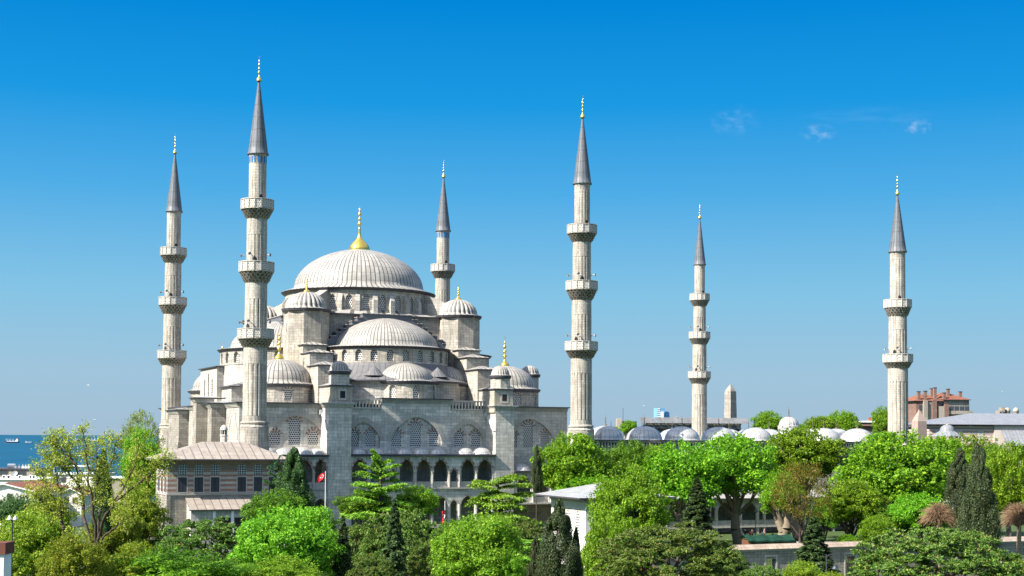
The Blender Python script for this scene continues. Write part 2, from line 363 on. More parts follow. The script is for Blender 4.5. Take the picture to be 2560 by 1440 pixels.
# ------------------------------------------------------------------ minarets
def flute(k=8, d=0.12):
    return lambda a, z: 1 - d * (1 - min(1.0, abs(sin(k * a)) * 2.2))
def balcony_parts(par, z0, z1, rs_low, rb, rs_up):
    """z0 corbel foot, z1 parapet rim"""
    zl = z1 - 1.55; b = MB()
    H = zl - z0
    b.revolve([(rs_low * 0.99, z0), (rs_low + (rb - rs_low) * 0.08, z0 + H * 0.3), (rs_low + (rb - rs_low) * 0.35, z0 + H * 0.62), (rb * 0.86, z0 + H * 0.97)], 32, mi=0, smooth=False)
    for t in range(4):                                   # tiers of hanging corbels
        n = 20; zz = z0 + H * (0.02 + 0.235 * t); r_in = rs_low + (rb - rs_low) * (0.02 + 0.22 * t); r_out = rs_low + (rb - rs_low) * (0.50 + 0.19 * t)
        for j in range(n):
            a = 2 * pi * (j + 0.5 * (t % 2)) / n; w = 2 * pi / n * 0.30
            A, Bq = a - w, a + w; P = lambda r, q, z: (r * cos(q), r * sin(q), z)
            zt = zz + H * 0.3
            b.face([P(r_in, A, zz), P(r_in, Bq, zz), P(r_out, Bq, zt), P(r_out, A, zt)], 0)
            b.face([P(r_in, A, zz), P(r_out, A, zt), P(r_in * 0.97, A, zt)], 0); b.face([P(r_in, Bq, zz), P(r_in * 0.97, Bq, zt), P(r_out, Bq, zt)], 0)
    b.revolve([(rb * 0.9, zl - 0.12), (rb * 1.015, zl - 0.1), (rb * 1.015, zl + 0.06), (rs_up * 0.9, zl + 0.08)], 32, mi=1, smooth=False)
    bo = b.build('balcony', [CORBSHADE, MIN], par)
    p = MB(); n = 16
    for j in range(n):
        a, c = 2 * pi * (j + 0.06) / n, 2 * pi * (j + 0.94) / n
        pa, pb = (rb * cos(a), rb * sin(a)), (rb * cos(c), rb * sin(c)); w = sqrt((pa[0] - pb[0]) ** 2 + (pa[1] - pb[1]) ** 2)
        p.face([(*pa, zl + 0.05), (*pb, zl + 0.05), (*pb, z1 - 0.1), (*pa, z1 - 0.1)], 1, [(0, 0), (w, 0), (w, 1.4), (0, 1.4)])
        k = 0.95; p.face([(pa[0] * k, pa[1] * k, zl + 0.05), (pb[0] * k, pb[1] * k, zl + 0.05), (pb[0] * k, pb[1] * k, z1 - 0.1), (pa[0] * k, pa[1] * k, z1 - 0.1)], 1, [(0, 0), (w, 0), (w, 1.4), (0, 1.4)])
        q = 2 * pi * j / n; p.tube((rb * 1.0 * cos(q), rb * 1.0 * sin(q), zl + 0.03), (rb * cos(q), rb * sin(q), z1 + 0.06), 0.13, 0.13, 4, 0, False, True)
    p.revolve([(rb * 0.94, z1 - 0.1), (rb * 1.03, z1 - 0.09), (rb * 1.03, z1 + 0.02), (rb * 0.94, z1 + 0.03), (rb * 0.94, z1 - 0.1)], 32, smooth=False)
    p.build('parapet', [TRIM, LATB], bo)
def horn(par, a, r, z):
    mb = MB(); d = Vector((cos(a), sin(a), 0)); c = Vector((d.x * r, d.y * r, z))
    mb.tube(c, c + d * 0.35 + Vector((0, 0, 0.12)), 0.06, 0.06, 5)
    e = c + d * 0.35 + Vector((0, 0, 0.12))
    mb.tube(e, e + d * 0.25, 0.08, 0.10, 8); mb.tube(e + d * 0.25, e + d * 0.55, 0.10, 0.30, 10)
    mb.tube(c + Vector((0, 0, -0.9)), c, 0.05, 0.05, 5)
    return mb.build('loudspeaker', GREY, par)
def minaret(x, y, label, Z, R, balcs, group, tiles=False, gz=0.0, base_r=2.45):
    """Z: dict of heights; R: radii; balcs: list of (foot, rim, rb)"""
    t = thing('minaret', label, 'minaret', (x, y, gz), TH, group)
    zc = Z['collar']; b = MB()
    b.revolve([(base_r * 1.12, -1), (base_r * 1.12, zc * 0.45), (base_r, zc * 0.8), (base_r * 0.97, zc - 0.9)], 12, strips=14, smooth=False)
    b.revolve([(base_r * 0.97, zc - 0.9), (R[0] * 1.1, zc - 0.45), (R[0] * 1.1, zc - 0.35)], 24, smooth=False)
    b.revolve([(R[0] * 1.17, zc - 0.35), (R[0] * 1.17, zc - 0.1), (R[0] * 1.03, zc + 0.1), (R[0] * 1.03, zc + 0.9)], 24, smooth=False)
    b.build('base', MIN, t)
    s = MB(); lv = [(zc, R[0])]
    for i, (foot, rim, rb) in enumerate(balcs):
        lo = lv[-1][0]; r = R[i]
        s.revolve([(r, lo), (r, lo + 0.9), (r * 0.99, foot - 2.6)], 96, mod=flute(), strips=2 * pi * r)
        s.revolve([(r * 0.995, foot - 2.6), (r * 0.985, foot + 0.3)], 32, strips=2 * pi * r)
        lv.append((rim - 1.5, R[i + 1]))
    lo = lv[-1][0]; r = R[len(balcs)]; sp = Z['spire']
    s.revolve([(r, lo), (r * 0.99, sp - (1.3 if not tiles else 1.6))], 96, mod=flute(8, 0.03 if tiles else 0.075), strips=2 * pi * r)
    s.revolve([(r * 0.99, sp - 1.6), (r * 1.0, sp - 0.45), (r * 1.12, sp - 0.05)], 32, strips=2 * pi * r)
    for i, (foot, rim, rb) in enumerate(balcs):       # small doorways on to the balconies
        a = radians(-150 + 35 * i); rr = R[i + 1] * 1.012
        for da in (-0.1,):
            P = lambda q, z: (rr * cos(q), rr * sin(q), z)
            s.face([P(a - 0.19, rim - 1.4), P(a + 0.19, rim - 1.4), P(a + 0.19, rim + 0.55), P(a, rim + 0.9), P(a - 0.19, rim + 0.55)], 1)
    s.build('shaft', [MIN, DARK], t)
    if tiles:
        q = MB(); n = 16
        for j in range(n):
            a = 2 * pi * (j + 0.22) / n; c = 2 * pi * (j + 0.78) / n; rr = r * 1.02; z0, z1 = sp - 1.5, sp - 0.55
            q.face([(rr * cos(a), rr * sin(a), z0), (rr * cos(c), rr * sin(c), z0), (rr * cos(c), rr * sin(c), z1), (rr * cos((a + c) / 2), rr * sin((a + c) / 2), z1 + 0.25), (rr * cos(a), rr * sin(a), z1)])
        q.build('tile_band', flat('blue_tiles', (0.03, 0.16, 0.36), 0.3), t)
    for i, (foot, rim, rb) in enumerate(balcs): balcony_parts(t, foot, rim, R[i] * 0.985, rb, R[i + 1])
    p = MB(); H = Z['finial'] - sp; rs = r * 1.13
    p.revolve([(rs * 1.07, sp - 0.08), (rs * 1.07, sp + 0.08), (rs * 0.98, sp + 0.25)] + [(rs * (0.98 * (1 - k / 12.0) ** 1.0 + 0.085 * (k / 12.0)), sp + 0.25 + (H - 0.25) * k / 12.0) for k in range(1, 13)], 32, strips=16, mod=lambda a, z: 1 + 0.035 * (1 - min(1, abs(sin(8 * a)) * 3)))
    p.build('spire', LEADS, t)
    finial(t, 0, 0, Z['finial'] - 0.05, Z['tip'] - Z['finial'], 0.42, 10)
    for i, (foot, rim, rb) in enumerate(balcs[:2] if len(balcs) == 3 else balcs[:1]):
        for a in (-178, -105, -22, 70): horn(t, radians(a) - TH, R[i + 1] * 1.0, rim + 1.0)
    return t
ZB = dict(collar=18.4, spire=62.0, finial=74.1, tip=77.9)
RB = [1.93, 1.80, 1.66, 1.42]
BAL = [(30.3, 33.4, 2.88), (40.8, 44.3, 2.80), (51.3, 54.5, 2.62)]
GM = 'fluted stone minarets'
mA, mB_, mC, mD = (-69.7, 291.1), (-41.75, 231.0), (-15.6, 316.0), (12.45, 255.9)
minaret(*mB_, 'tallest looking minaret, nearest the striped house, blue tiles under its grey spire', ZB, RB, BAL, GM, True)
minaret(*mD, 'minaret between the mosque facade and the row of small courtyard domes', ZB, RB, BAL, GM)
minaret(*mA, 'leftmost minaret, standing against the sea horizon beside a green tree', ZB, RB, BAL, GM)
minaret(*mC, 'minaret rising behind the mosque roof, its lower half hidden by the domes', ZB, RB, BAL, GM, True)
fF = Wd(130.0, -1.5); fE = Wd(126.0, 66.0)
def zz(y, Y): return zat(y, Y)
YF, YE = fF.y, fE.y
zf = lambda y: atY(2248, y, YF).z
ze = lambda y: atY(1749, y, YE).z
minaret(fF.x, fF.y, 'rightmost minaret, with two balconies, rising from the trees near the brick flats', dict(collar=zf(1110), spire=zf(630), finial=zf(486), tip=zf(437)), [1.98, 1.80, 1.50],
        [(zf(922), zf(886), 2.85), (zf(793), zf(750), 2.65)], GM)
minaret(fE.x, fE.y, 'most distant minaret, between the roof truss and the walled obelisk', dict(collar=ze(1100), spire=ze(662), finial=ze(546), tip=ze(510)), [1.82, 1.68, 1.5, 1.26],
        [(ze(960), ze(929), 2.65), (ze(862), ze(830), 2.5), (ze(767), ze(735), 2.35)], GM)

# ------------------------------------------------------------------ mosque
def dome_mesh(mb, cx, cy, zb, R, H, er, ed, n=48, a0=0.0, a1=2 * pi, strips=None, ribs=None, mi=0, emi=1, p=2.0, k=14):
    prof = [(er, zb - ed), (er * 0.999, zb - ed + 0.06)]
    if er > R * 1.05: prof += [((er + R) / 2 - (er - R) * 0.12, zb - ed * 0.45)]
    prof += [(R * 1.005, zb)]
    for i in range(1, k + 1):
        t = pi / 2 * i / k; prof.append((R * max(0.0, cos(t)) ** (2 / p * 0.98), zb + H * sin(t)))
    prof[-1] = (0.02, zb + H)
    mod = (lambda a, z: 1 + (0.11 * abs(sin(ribs / 2.0 * a)) - 0.07 if z > zb - 0.05 else 0.0)) if ribs else None
    mb.revolve(prof, n, cx, cy, a0, a1, mi, strips, True, mod)
    mb.revolve([(er * 0.9, zb - ed - 0.55), (er * 0.975, zb - ed - 0.4), (er * 1.004, zb - ed - 0.02), (er * 0.985, zb - ed)], n, cx, cy, a0, a1, emi, None, False)
    if a1 - a0 < 6.2:    # closing face of a half dome
        pass
def cylmap(cx, cy, R):
    return lambda s, z, d: (cx + (R - d) * cos(s / R), cy + (R - d) * sin(s / R), z)
def planemap(ox, oy, tx, ty):
    """wall plane through (ox,oy) with tangent (tx,ty); inward normal = (-ty, tx)"""
    return lambda s, z, d: (ox + tx * s - ty * d, oy + ty * s + tx * d, z)
def window(Fm, outl, depth, parent, vo=None, name='window', m=None):
    w = MB(); w.panel(Fm, outl, depth, 0)
    if vo: w.vouss(Fm, *vo)
    return w.build(name, m or [LATT, TRIM, PINKST], parent)
def drum(name, parent, cx, cy, R, z0, z1, n, a0, a1, ww, zb, zs, za, depth=0.45, win=lambda i: True, m=None, vo=0.0):
    m = m or TOWST
    mb = MB(); Fm = cylmap(cx, cy, R); da = (a1 - a0) / n; wins = []
    for i in range(n):
        s0, s1 = (a0 + da * i) * R, (a0 + da * (i + 1)) * R; c = (s0 + s1) / 2
        o = mb.bay(Fm, s0, s1, z0, z1, c, ww, zb, zs, za, depth); wins.append((i, o, c))
    mb.revolve([(R + 0.02, z1 - 0.35), (R + 0.35, z1 - 0.12), (R + 0.35, z1 + 0.02)], 4 * n, cx, cy, a0, a1, 0, smooth=False)
    ob = mb.build(name, m, parent)
    for i, o, c in wins:
        if win(i): window(Fm, o, depth * 0.8, ob, (c, ww, zs, za, vo, (1, 2), 11) if vo else None)
    return ob, Fm

M = thing('mosque', 'great grey stone mosque with cascading lead domes and a gilded central finial', 'mosque', (MB0.x, MB0.y, 0), TH)
UC, VC = 30.75, 39.5
# main dome, drum, buttresses
d = MB(); dome_mesh(d, UC, VC, 45.0, 12.65, 7.9, 15.1, 1.0, 128, strips=88, p=1.78, k=20); dm = d.build('main_dome', [LEAD, EDGE], M)
fb = MB(); fb.revolve([(1.95, 52.5), (2.0, 52.9), (1.85, 53.5), (1.45, 54.1), (0.95, 54.65), (0.55, 55.1), (0.33, 55.6), (0.25, 56.2), (0.2, 57.4)], 48, UC, VC, mod=lambda a, z: 1 + 0.05 * abs(sin(9 * a)))
fo = fb.build('finial', GOLD, dm)
f2 = MB(); f2.revolve([(a, b + 55.9) for a, b in finial_prof(5.6, 0.92) if b > 5.6 * 0.2], 14, UC, VC); f2.build('spindle', GOLD, fo)
DR, drumF = drum('dome_drum', M, UC, VC, 14.3, 39.0, 43.9, 28, radians(-90 - 6.4), radians(270 - 6.4), 1.25, 39.75, 41.9, 42.75, 0.5, lambda i: i <= 8 or i >= 20)
for i in range(28):
    bt = MB()
    a = radians(-90 - 6.4) + 2 * pi * i / 28; big = abs(sin(2 * a)) > 0.93
    ca, sa = cos(a), sin(a); wv = 0.42
    r1, zt1, zt0 = (19.2, 41.6, 43.7) if big else (15.15, 41.6, 43.0)
    def P(r, s, z): return (UC + r * ca - s * sa, VC + r * sa + s * ca, z)
    w2 = wv * (2.0 if big else 1.0)
    A = [P(14.2, -w2, 38.9), P(r1, -w2, 38.9), P(r1, -w2, zt1), P(14.2, -w2, zt0)]; Bq = [P(14.2, w2, 38.9), P(r1, w2, 38.9), P(r1, w2, zt1), P(14.2, w2, zt0)]
    bt.face(A); bt.face(Bq)
    for q in range(4):
        bt.face([A[q], A[(q + 1) % 4], Bq[(q + 1) % 4], Bq[q]], 0)
    bt.build('drum_buttress', ASH, M)
# central block carrying the drum, lead skirt roof
b = MB(); b.box(UC - 15, UC + 15, VC - 15, VC + 15, 20.0, 38.6)
b.build('central_block', ASH2, M)
b = MB()
b.box(UC - 15.5, UC + 15.5, VC - 15.5, VC + 15.5, 38.602, 38.85, 1, 1)
for k in range(4):
    a = pi / 2 * k
    for s in range(8):
        t0, t1 = -pi / 4 + pi / 2 * s / 8, -pi / 4 + pi / 2 * (s + 1) / 8
        def q(t): r = 15.4 / max(abs(cos(t)), abs(sin(t))); return r
        def pp(t, r, z): return (UC + r * cos(t + a), VC + r * sin(t + a), z)
        b.face([pp(t0, 15.4 / cos(t0), 38.87), pp(t1, 15.4 / cos(t1), 38.87), pp(t1, 14.1, 39.9), pp(t0, 14.1, 39.9)], 0, [(s * 1.0, 0), (s + 1.0, 0), (s + 1.0, 2), (s * 1.0, 2)])
b.build('skirt_roof', [LEAD, EDGE], M)
# weight towers
for (su, sv, vis) in ((-1, -1, 1), (1, -1, 1), (-1, 1, 1), (1, 1, 0)):
    cx, cy = UC + 15 * su, VC + 15 * sv
    t = MB(); a0 = pi / 8
    t.revolve([(4.15, 22.0), (4.15, 38.95)], 8, cx, cy, a0, a0 + 2 * pi, smooth=False); t.revolve([(4.2, 38.6), (4.5, 38.9), (4.5, 39.2)], 8, cx, cy, a0, a0 + 2 * pi, smooth=False)
    to = t.build('weight_tower', TOWST, M)
    if sv < 0:
        fm = cylmap(cx, cy, 3.85); w = MB(); s = radians(-150 if su > 0 else -60) * 3.86
        w.box(cx - 3.86, cx - 3.84, cy - 0.5, cy - 0.3, 35, 36.6); w.build('slit', DARK, to)
    d = MB(); dome_mesh(d, cx, cy, 39.55, 3.55, 2.95, 4.55, 0.35, 96, strips=24, ribs=24); do = d.build('tower_dome', [LEAD, EDGE], to)
    finial(do, cx, cy, 42.4, 2.7, 0.62)
# semi-domes with stepped lead arch, apron and exedrae.  k=0 towards the camera side (-v), 1 towards -u, 2 +u, 3 +v
def rotk(k): return [-pi / 2, pi, 0.0, pi / 2][k]
def exedra(par, cx, cy, ax, R, n, wins):
    E, Fm = drum('exedra_drum', par, cx, cy, R, 22.2, 25.8, n, ax - pi * 0.56, ax + pi * 0.56, 1.15, 22.9, 24.6, 25.35, 0.4, wins)
    d = MB(); dome_mesh(d, cx, cy, 26.25, R * 0.86, 3.2, R + 0.5, 0.35, 64, ax - pi * 0.75, ax + pi * 0.75, strips=36, p=1.6); d.build('exedra_dome', [LEAD, EDGE], E)
for k in (0, 1, 2, 3):
    ax = rotk(k); cx, cy = UC + 15 * cos(ax), VC + 15 * sin(ax); R = 12.0
    vis = {0: lambda i: True, 1: lambda i: True, 2: lambda i: i < 3, 3: lambda i: False}[k]
    S, Fm = drum('semi_dome_drum', M, cx, cy, R, 29.3, 32.3, 13, ax - pi / 2, ax + pi / 2, 1.25, 29.65, 31.1, 31.75, 0.6, vis)
    d = MB(); dome_mesh(d, cx, cy, 32.85, 10.1, 5.5, 12.55, 0.5, 96, ax - pi / 2, ax + pi / 2, strips=48, p=1.5); d.build('semi_dome', [LEAD, EDGE], S)
    if k == 1:
        Wl = MB(); Wl.revolve([(11.9, 20.5), (11.9, 29.28)], 40, cx, cy, ax - pi / 2, ax + pi / 2, smooth=False); Wl.build('apron_wall', ASH, M)
    # conical lead apron below the drum windows
    d = MB(); d.revolve([(16.2, 26.1), (13.4, 27.3), (12.0, 29.28)], 64, cx, cy, ax - pi / 2, ax + pi / 2, 0, 40); d.revolve([(15.9, 25.8), (16.25, 25.86), (16.25, 26.08)], 64, cx, cy, ax - pi / 2, ax + pi / 2, 1, 40, False)
    for t in (-0.46, 0.46):   # little conical lead hoods on the apron
        hx, hy = cx + 13.6 * cos(ax + t), cy + 13.6 * sin(ax + t)
        d.revolve([(1.9, 26.9), (0.05, 28.7)], 16, hx, hy, 0, 2 * pi, 0, 14, False)
    if k != 1: d.build('apron_roof', [LEADD, EDGE, LEAD], M)
    Wl = MB(); Wl.revolve([(15.3, 20.5), (15.3, 25.85)], 40, cx, cy, ax - pi / 2, ax + pi / 2, smooth=False)
    if k != 1: Wl.build('apron_wall', ASH, M)
    if k in (0, 2):
        for j, t in enumerate((-1.12, 0.0, 1.12)):
            ex, ey = cx + 11.2 * cos(ax + t), cy + 11.2 * sin(ax + t)
            ww = (lambda i: True) if (k == 0 or (k == 1 and j > 0)) else (lambda i: False)
            exedra(M, ex, ey, ax + t * (1.0 if t == 0 else 0.75), 6.0 if t == 0 else 5.6, 5, ww)
    # stepped arch
    st = MB(); ca, sa = cos(ax), sin(ax)
    def T(s, o): return (UC + ca * o - sa * s, VC + sa * o + ca * s)
    N = 8
    for i in range(N):
        h0 = 12.0 - i * 1.02; z0 = 33.1 + i * 0.72; z1 = z0 + 0.72 if i < N - 1 else 38.9
        for sgn in ((-1, 1)):
            a, b2 = (h0 - 1.02, h0) if i < N - 1 else (0, h0)
            poly = [T(sgn * a, 15.03), T(sgn * b2, 15.03), T(sgn * b2, 17.0), T(sgn * a, 17.0)]
            if sgn < 0: poly = poly[::-1]
            st.prism(poly, 28.0, z1 - 0.14, 0)
            poly2 = [T(sgn * a, 15.03), T(sgn * (b2 + 0.14), 15.03), T(sgn * (b2 + 0.14), 17.18), T(sgn * a, 17.18)]
            if sgn < 0: poly2 = poly2[::-1]
            st.prism(poly2, z1 - 0.137, z1, 1)
    st.build('stepped_arch', [DSTEP, LEAD], M)
# stepped piers running out from the towers, with ribbed cupolas
for k, du in ((0, -1), (0, 1)):
    ax = rotk(k); ca, sa = cos(ax), sin(ax)
    def T(s, o): return (UC + ca * o - sa * s, VC + sa * o + ca * s)
    def rect(s0, s1, o0, o1):
        P = [T(s0, o0), T(s1, o0), T(s1, o1), T(s0, o1)]; xs = [p[0] for p in P]; ys = [p[1] for p in P]; return min(xs), max(xs), min(ys), max(ys)
    s = 15.0 * du; p = MB(); r = MB()
    # (offset in, offset out, top)
    for (o0, o1, zt, hw) in ((17.5, 20.5, 32.3, 2.2), (20.5, 24.6, 30.7, 2.15), (24.6, 29.6, 28.3, 2.1)):
        x0, x1, y0, y1 = rect(s - hw, s + hw, o0 - 1.0, o1); p.box(x0, x1, y0, y1, 20.5, zt)
        r.hip(x0 - 0.25, x1 + 0.25, y0 - 0.25, y1 + 0.25, zt + 0.2, zt + 0.95, None, 0, 1)
    x0, x1, y0, y1 = rect(s - 1.8, s + 1.8, 29.6, 36.55 if k == 0 else 33.0); zt = 24.55
    p.box(x0, x1, y0, y1, 20.5, zt); r.hip(x0 - 0.25, x1 + 0.25, y0 - 0.25, y1 + 0.25, zt + 0.2, zt + 1.0, None, 0, 1)
    po = p.build('stepped_pier', TOWST, M); r.build('pier_roof', [LEAD, EDGE], po)
    cx, cy = T(s, 35.0 if k == 0 else 31.0)
    c = MB(); c.revolve([(1.75, 24.6), (1.75, 27.0)], 8, cx, cy, pi / 8, pi / 8 + 2 * pi, smooth=False); co = c.build('cupola', ASH, M)
    d = MB(); dome_mesh(d, cx, cy, 27.25, 1.6, 1.65, 2.0, 0.15, 64, strips=20, ribs=20); d.build('cupola_dome', [LEAD, EDGE], co)
    if k == 0:   # square window in the pier front
        w = MB(); fx = (x0 + x1) / 2 + 0.15; w.box(fx - 0.75, fx + 0.75, y0 - 0.06, y0 + 0.1, 22.2, 24.1, 1); w.box(fx - 0.45, fx + 0.45, y0 - 0.075, y0 + 0.1, 22.55, 23.75, 0); w.build('window', [DARK, TRIM], po)
# corner domes
for (su, sv) in ((-1, -1), (1, -1), (-1, 1)):
    cx, cy = UC + 21.85 * su, VC + 21.7 * sv; R = 5.9
    vis = lambda i: True
    a0 = radians(-90 - 157.5)
    S, Fm = drum('corner_drum', M, cx, cy, R + 0.35, 21.6, 25.0, 8, a0, a0 + 2 * pi, 1.3, 22.2, 23.7, 24.35, 0.35, (lambda i: i < 6) if sv < 0 else (lambda i: i < 3), vo=0.45)
    d = MB(); dome_mesh(d, cx, cy, 25.55, R - 0.1, 4.1, R + 0.95, 0.45, 96, strips=44); do = d.build('corner_dome', [LEAD, EDGE], S)
    finial(do, cx, cy, 29.5, 5.2, 0.85)
# round stair turret behind the right corner dome
t = MB(); t.revolve([(1.75, 20), (1.75, 28.3)], 20, 62.0 - 1.2, 24.0); to = t.build('stair_turret', ASH, M)
d = MB(); dome_mesh(d, 60.8, 24.0, 28.6, 1.75, 1.6, 2.1, 0.2, 48, strips=16, ribs=16); d.build('turret_dome', [LEAD, EDGE], to)

# hall body: walls with blind arches, cornice and flat lead roof
FV = 7.1; u0, u1 = -0.7, 60.5
Fm = planemap(0, FV, 1, 0); fw = MB()
ZB0, ZC = 0.0, 20.9
big = []   # (s0,s1, cx, w, zs, za, ztop)
segs = [(u0, 13.5, 9.1, 9.6, 15.9, 19.55, ZC), (17.5, 24.3, 21.0, 6.2, 15.4, 18.55, ZC), (24.3, 37.3, 30.85, 9.6, 15.3, 19.6, 22.0), (37.3, 44.2, 40.7, 6.2, 15.3, 18.5, ZC), (47.8, u1, 52.85, 9.6, 15.6, 19.5, ZC)]
for (a, b_, cx, w, zs, za, zt) in segs:
    fw.bay(Fm, a, b_, ZB0, zt, cx, w, 14.1, zs, za, 0.32)
Fm2 = planemap(0, FV + 0.32, 1, 0); wins = []
panels = [(3.9, 14.2, [(5.47, 1.75, 14.6, 16.3, 16.95), (8.9, 2.05, 14.6, 18.35, 19.3), (12.2, 1.75, 14.6, 16.3, 17.2)]),
          (17.6, 24.2, [(19.45, 1.75, 14.4, 16.4, 17.2), (22.47, 1.75, 14.4, 16.4, 17.2)]),
          (25.7, 36.0, [(27.25, 1.8, 14.4, 16.5, 17.3), (30.76, 2.0, 14.4, 17.9, 18.85), (34.2, 1.8, 14.4, 16.5, 17.3)]),
          (37.4, 44.1, [(39.05, 1.75, 14.4, 16.3, 17.15), (42.3, 1.75, 14.4, 16.3, 17.15)]),
          (47.9, 58.0, [(49.6, 1.75, 14.4, 16.4, 17.25), (52.67, 1.95, 14.4, 18.0, 18.95), (56.1, 1.75, 14.4, 16.4, 17.3)])]
for (a, b_, ws) in panels:
    xs = [a] + [(ws[i][0] + ws[i + 1][0]) / 2 for i in range(len(ws) - 1)] + [b_]
    for i, (c, w, zb, zs, za) in enumerate(ws):
        o = fw.bay(Fm2, xs[i], xs[i + 1], 14.0, 20.3, c, w, zb, zs, za, 0.22); wins.append((o, (c, w, zs, za, 0.55, (1, 2), 13)))
for (a, b_, cx, w, zs, za, zt) in segs: fw.vouss(Fm, cx, w, zs, za, 0.85, (1, 1), 17, -0.05)
# cornices
for (a, b_, zt) in ((u0, 13.5, ZC), (24.3, 37.3, 22.0), (47.8, u1, ZC)):
    for j in range(3): fw.box(a - (0.1 if zt > 21 else 0), b_ + (0.1 if zt > 21 else 0), FV - 0.16 - 0.16 * j, FV + 1.2, zt + 0.22 * j + 0.002, zt + 0.22 * (j + 1), 1)
fw.box(24.3, 37.3, FV + 0.003, FV + 1.3, 20.4, 22.0)
fw.box(24.302, 24.5, FV + 0.9, FV + 4, 20.4, 22.6); fw.box(37.1, 37.298, FV + 0.9, FV + 4, 20.4, 22.6)
FW = fw.build('facade_wall', [FACST, TRIM], M)
for o, vo in wins: window(Fm2, o, 0.16, FW, vo)
# balustrades either side of the raised centre
for (a, b_) in ((17.6, 24.2), (37.4, 44.1)):
    q = MB(); q.box(a, b_, FV - 0.2, FV + 0.35, 20.902, 21.15); q.box(a, b_, FV - 0.15, FV + 0.3, 22.35, 22.6)
    n = 11
    for i in range(n):
        x = a + 0.3 + (b_ - a - 0.6) * i / (n - 1); q.box(x - 0.14, x + 0.14, FV - 0.05, FV + 0.2, 21.153, 22.347)
    q.build('balustrade', TRIM, M)
# hall core and roof
c = MB(); c.box(u0 + 0.003, u1, FV + 1.25, 74.0, 0, 20.9); c.build('hall_core', ASH, M)
r = MB()
for (a, b_, y0) in ((u0 - 0.7, 13.6, FV - 0.75), (17.2, 44.5, FV + 0.45), (47.7, u1 + 0.3, FV - 0.75)): r.box(a, b_, y0, 24, 21.57, 21.75, 1, 0)
r.box(24.1, 37.5, FV - 0.75, FV + 2.5, 22.67, 22.85, 1, 0); r.box(u0 - 0.7, u1 + 0.3, 24.0, 74.6, 21.57, 21.75, 1, 0)
r.build('flat_roof', [LEADW, EDGE], M)
# the two great buttresses of the facade
for (a, b_) in ((13.5, 17.5), (44.2, 47.8)):
    q = MB(); q.box(a, b_, 2.9, FV + 1.2, -1, 21.0)
    for j in range(3): q.box(a - 0.14 - 0.14 * j, b_ + 0.14 + 0.14 * j, 2.9 - 0.14 - 0.14 * j, FV + 1.2, 21.002 + 0.2 * j, 21.2 + 0.2 * j, 1)
    q.box(a - 0.6, b_ + 0.6, 2.3, FV + 1.2, 21.605, 21.78, 2)
    qo = q.build('facade_buttress', [FACST, TRIM, LEADW], M)
    x = a - 0.25; z = MB()
    for w in (0.0, 0.35): z.tube((a - 0.1 - w * 0.2, FV - 0.6 + w, 20.2), (a - 0.1 - w * 0.2, 3.0 + w, 17.2), 0.13, 0.13, 6)
    for s in (0.0,): z.box(a - 0.5, a - 0.05, FV - 0.9, FV - 0.3, 19.8, 20.6)
    z.build('drain_pipe', flat('grey_pipe', (0.5, 0.5, 0.5), 0.5), qo)
# two storey gallery between the buttresses, and lower galleries beside them
def gallery(name, a, b_, zr, zf, zf0, arches, domes, front=3.0, lower=True):
    g = MB(); Fg = planemap(0, front, 1, 0); zt = zr - 0.35
    xs = [a] + [(arches[i][0] + arches[i][1] / 2 + arches[i + 1][0] - arches[i + 1][1] / 2) / 2 for i in range(len(arches) - 1)] + [b_]
    vo = []
    for i, (c, w) in enumerate(arches):
        sm = w < 2; zs = zf + (3.0 if not sm else 2.2); za = zs + (1.85 if not sm else 1.0)
        g.bay(Fg, xs[i], xs[i + 1], zf, zt, c, w, zf + 0.02, zs, za, 0.5)
        g.vouss(Fg, c, w, zs, za, 0.3, (1, 2), 13, -0.03)
    g.box(a, b_, front - 0.25, front + 0.2, zf - 0.3, zf - 0.003, 1)
    if lower:
        for i, (c, w) in enumerate(arches):
            zs = zf0 + 3.4; za = zs + min(1.6, w * 0.55)
            g.bay(Fg, xs[i], xs[i + 1], zf0, zf - 0.31, c, w, zf0 + 0.02, zs, za, 0.5); g.vouss(Fg, c, w, zs, za, 0.3, (1, 1), 11, -0.03)
        g.box(a, b_, front - 0.2, front + 0.2, zf0 - 0.6, zf0 - 0.003, 1)
    g.box(a + 0.003, b_ - 0.003, FV - 0.5, FV - 0.05, zf0, zr - 0.4, 3)
    g.box(a + 0.003, b_ - 0.003, front + 0.51, FV - 0.5, zf - 0.3, zf - 0.02, 0)
    go = g.build(name, [FACST, TRIM, PINKST, ASH2], M)
    for i, (c, w) in enumerate(arches):      # marble parapet slabs and columns
        pr = MB(); pr.box(c - w / 2 + 0.05, c + w / 2 - 0.05, front + 0.15, front + 0.3, zf + 0.03, zf + 1.0); pr.build('parapet_slab', TRIM, go)
    for x in xs[1:-1]:
        pr = MB()
        pr.tube((x, front - 0.02, zf), (x, front - 0.02, zf + 2.3), 0.2, 0.17, 8)
        pr.tube((x, front - 0.02, zf + 2.3), (x, front - 0.02, zf + 2.75), 0.18, 0.36, 8)
        pr.build('marble_column', TRIM, go)
        if lower: pr = MB(); pr.tube((x, front - 0.02, zf0), (x, front - 0.02, zf0 + 3.4), 0.24, 0.2, 8); pr.build('marble_column', TRIM, go)
    r = MB(); r.box(a - 0.0, b_ + 0.0, front - 0.55, FV - 0.02, zr - 0.3, zr, 1, 0); ro = r.build('gallery_roof', [LEADW, EDGE], go)
    for (c, rr) in domes:
        d = MB(); dome_mesh(d, c, front + 2.0, zr + 0.12, rr, rr * 0.62, rr + 0.15, 0.1, 40, strips=16); d.build('gallery_dome', [LEADW, EDGE], go)
cen = [(19.1, 2.8), (22.45, 2.8), (25.1, 1.25), (27.6, 2.6), (30.75, 2.6), (33.9, 2.6), (36.4, 1.25), (39.05, 2.6), (42.3, 2.8)]
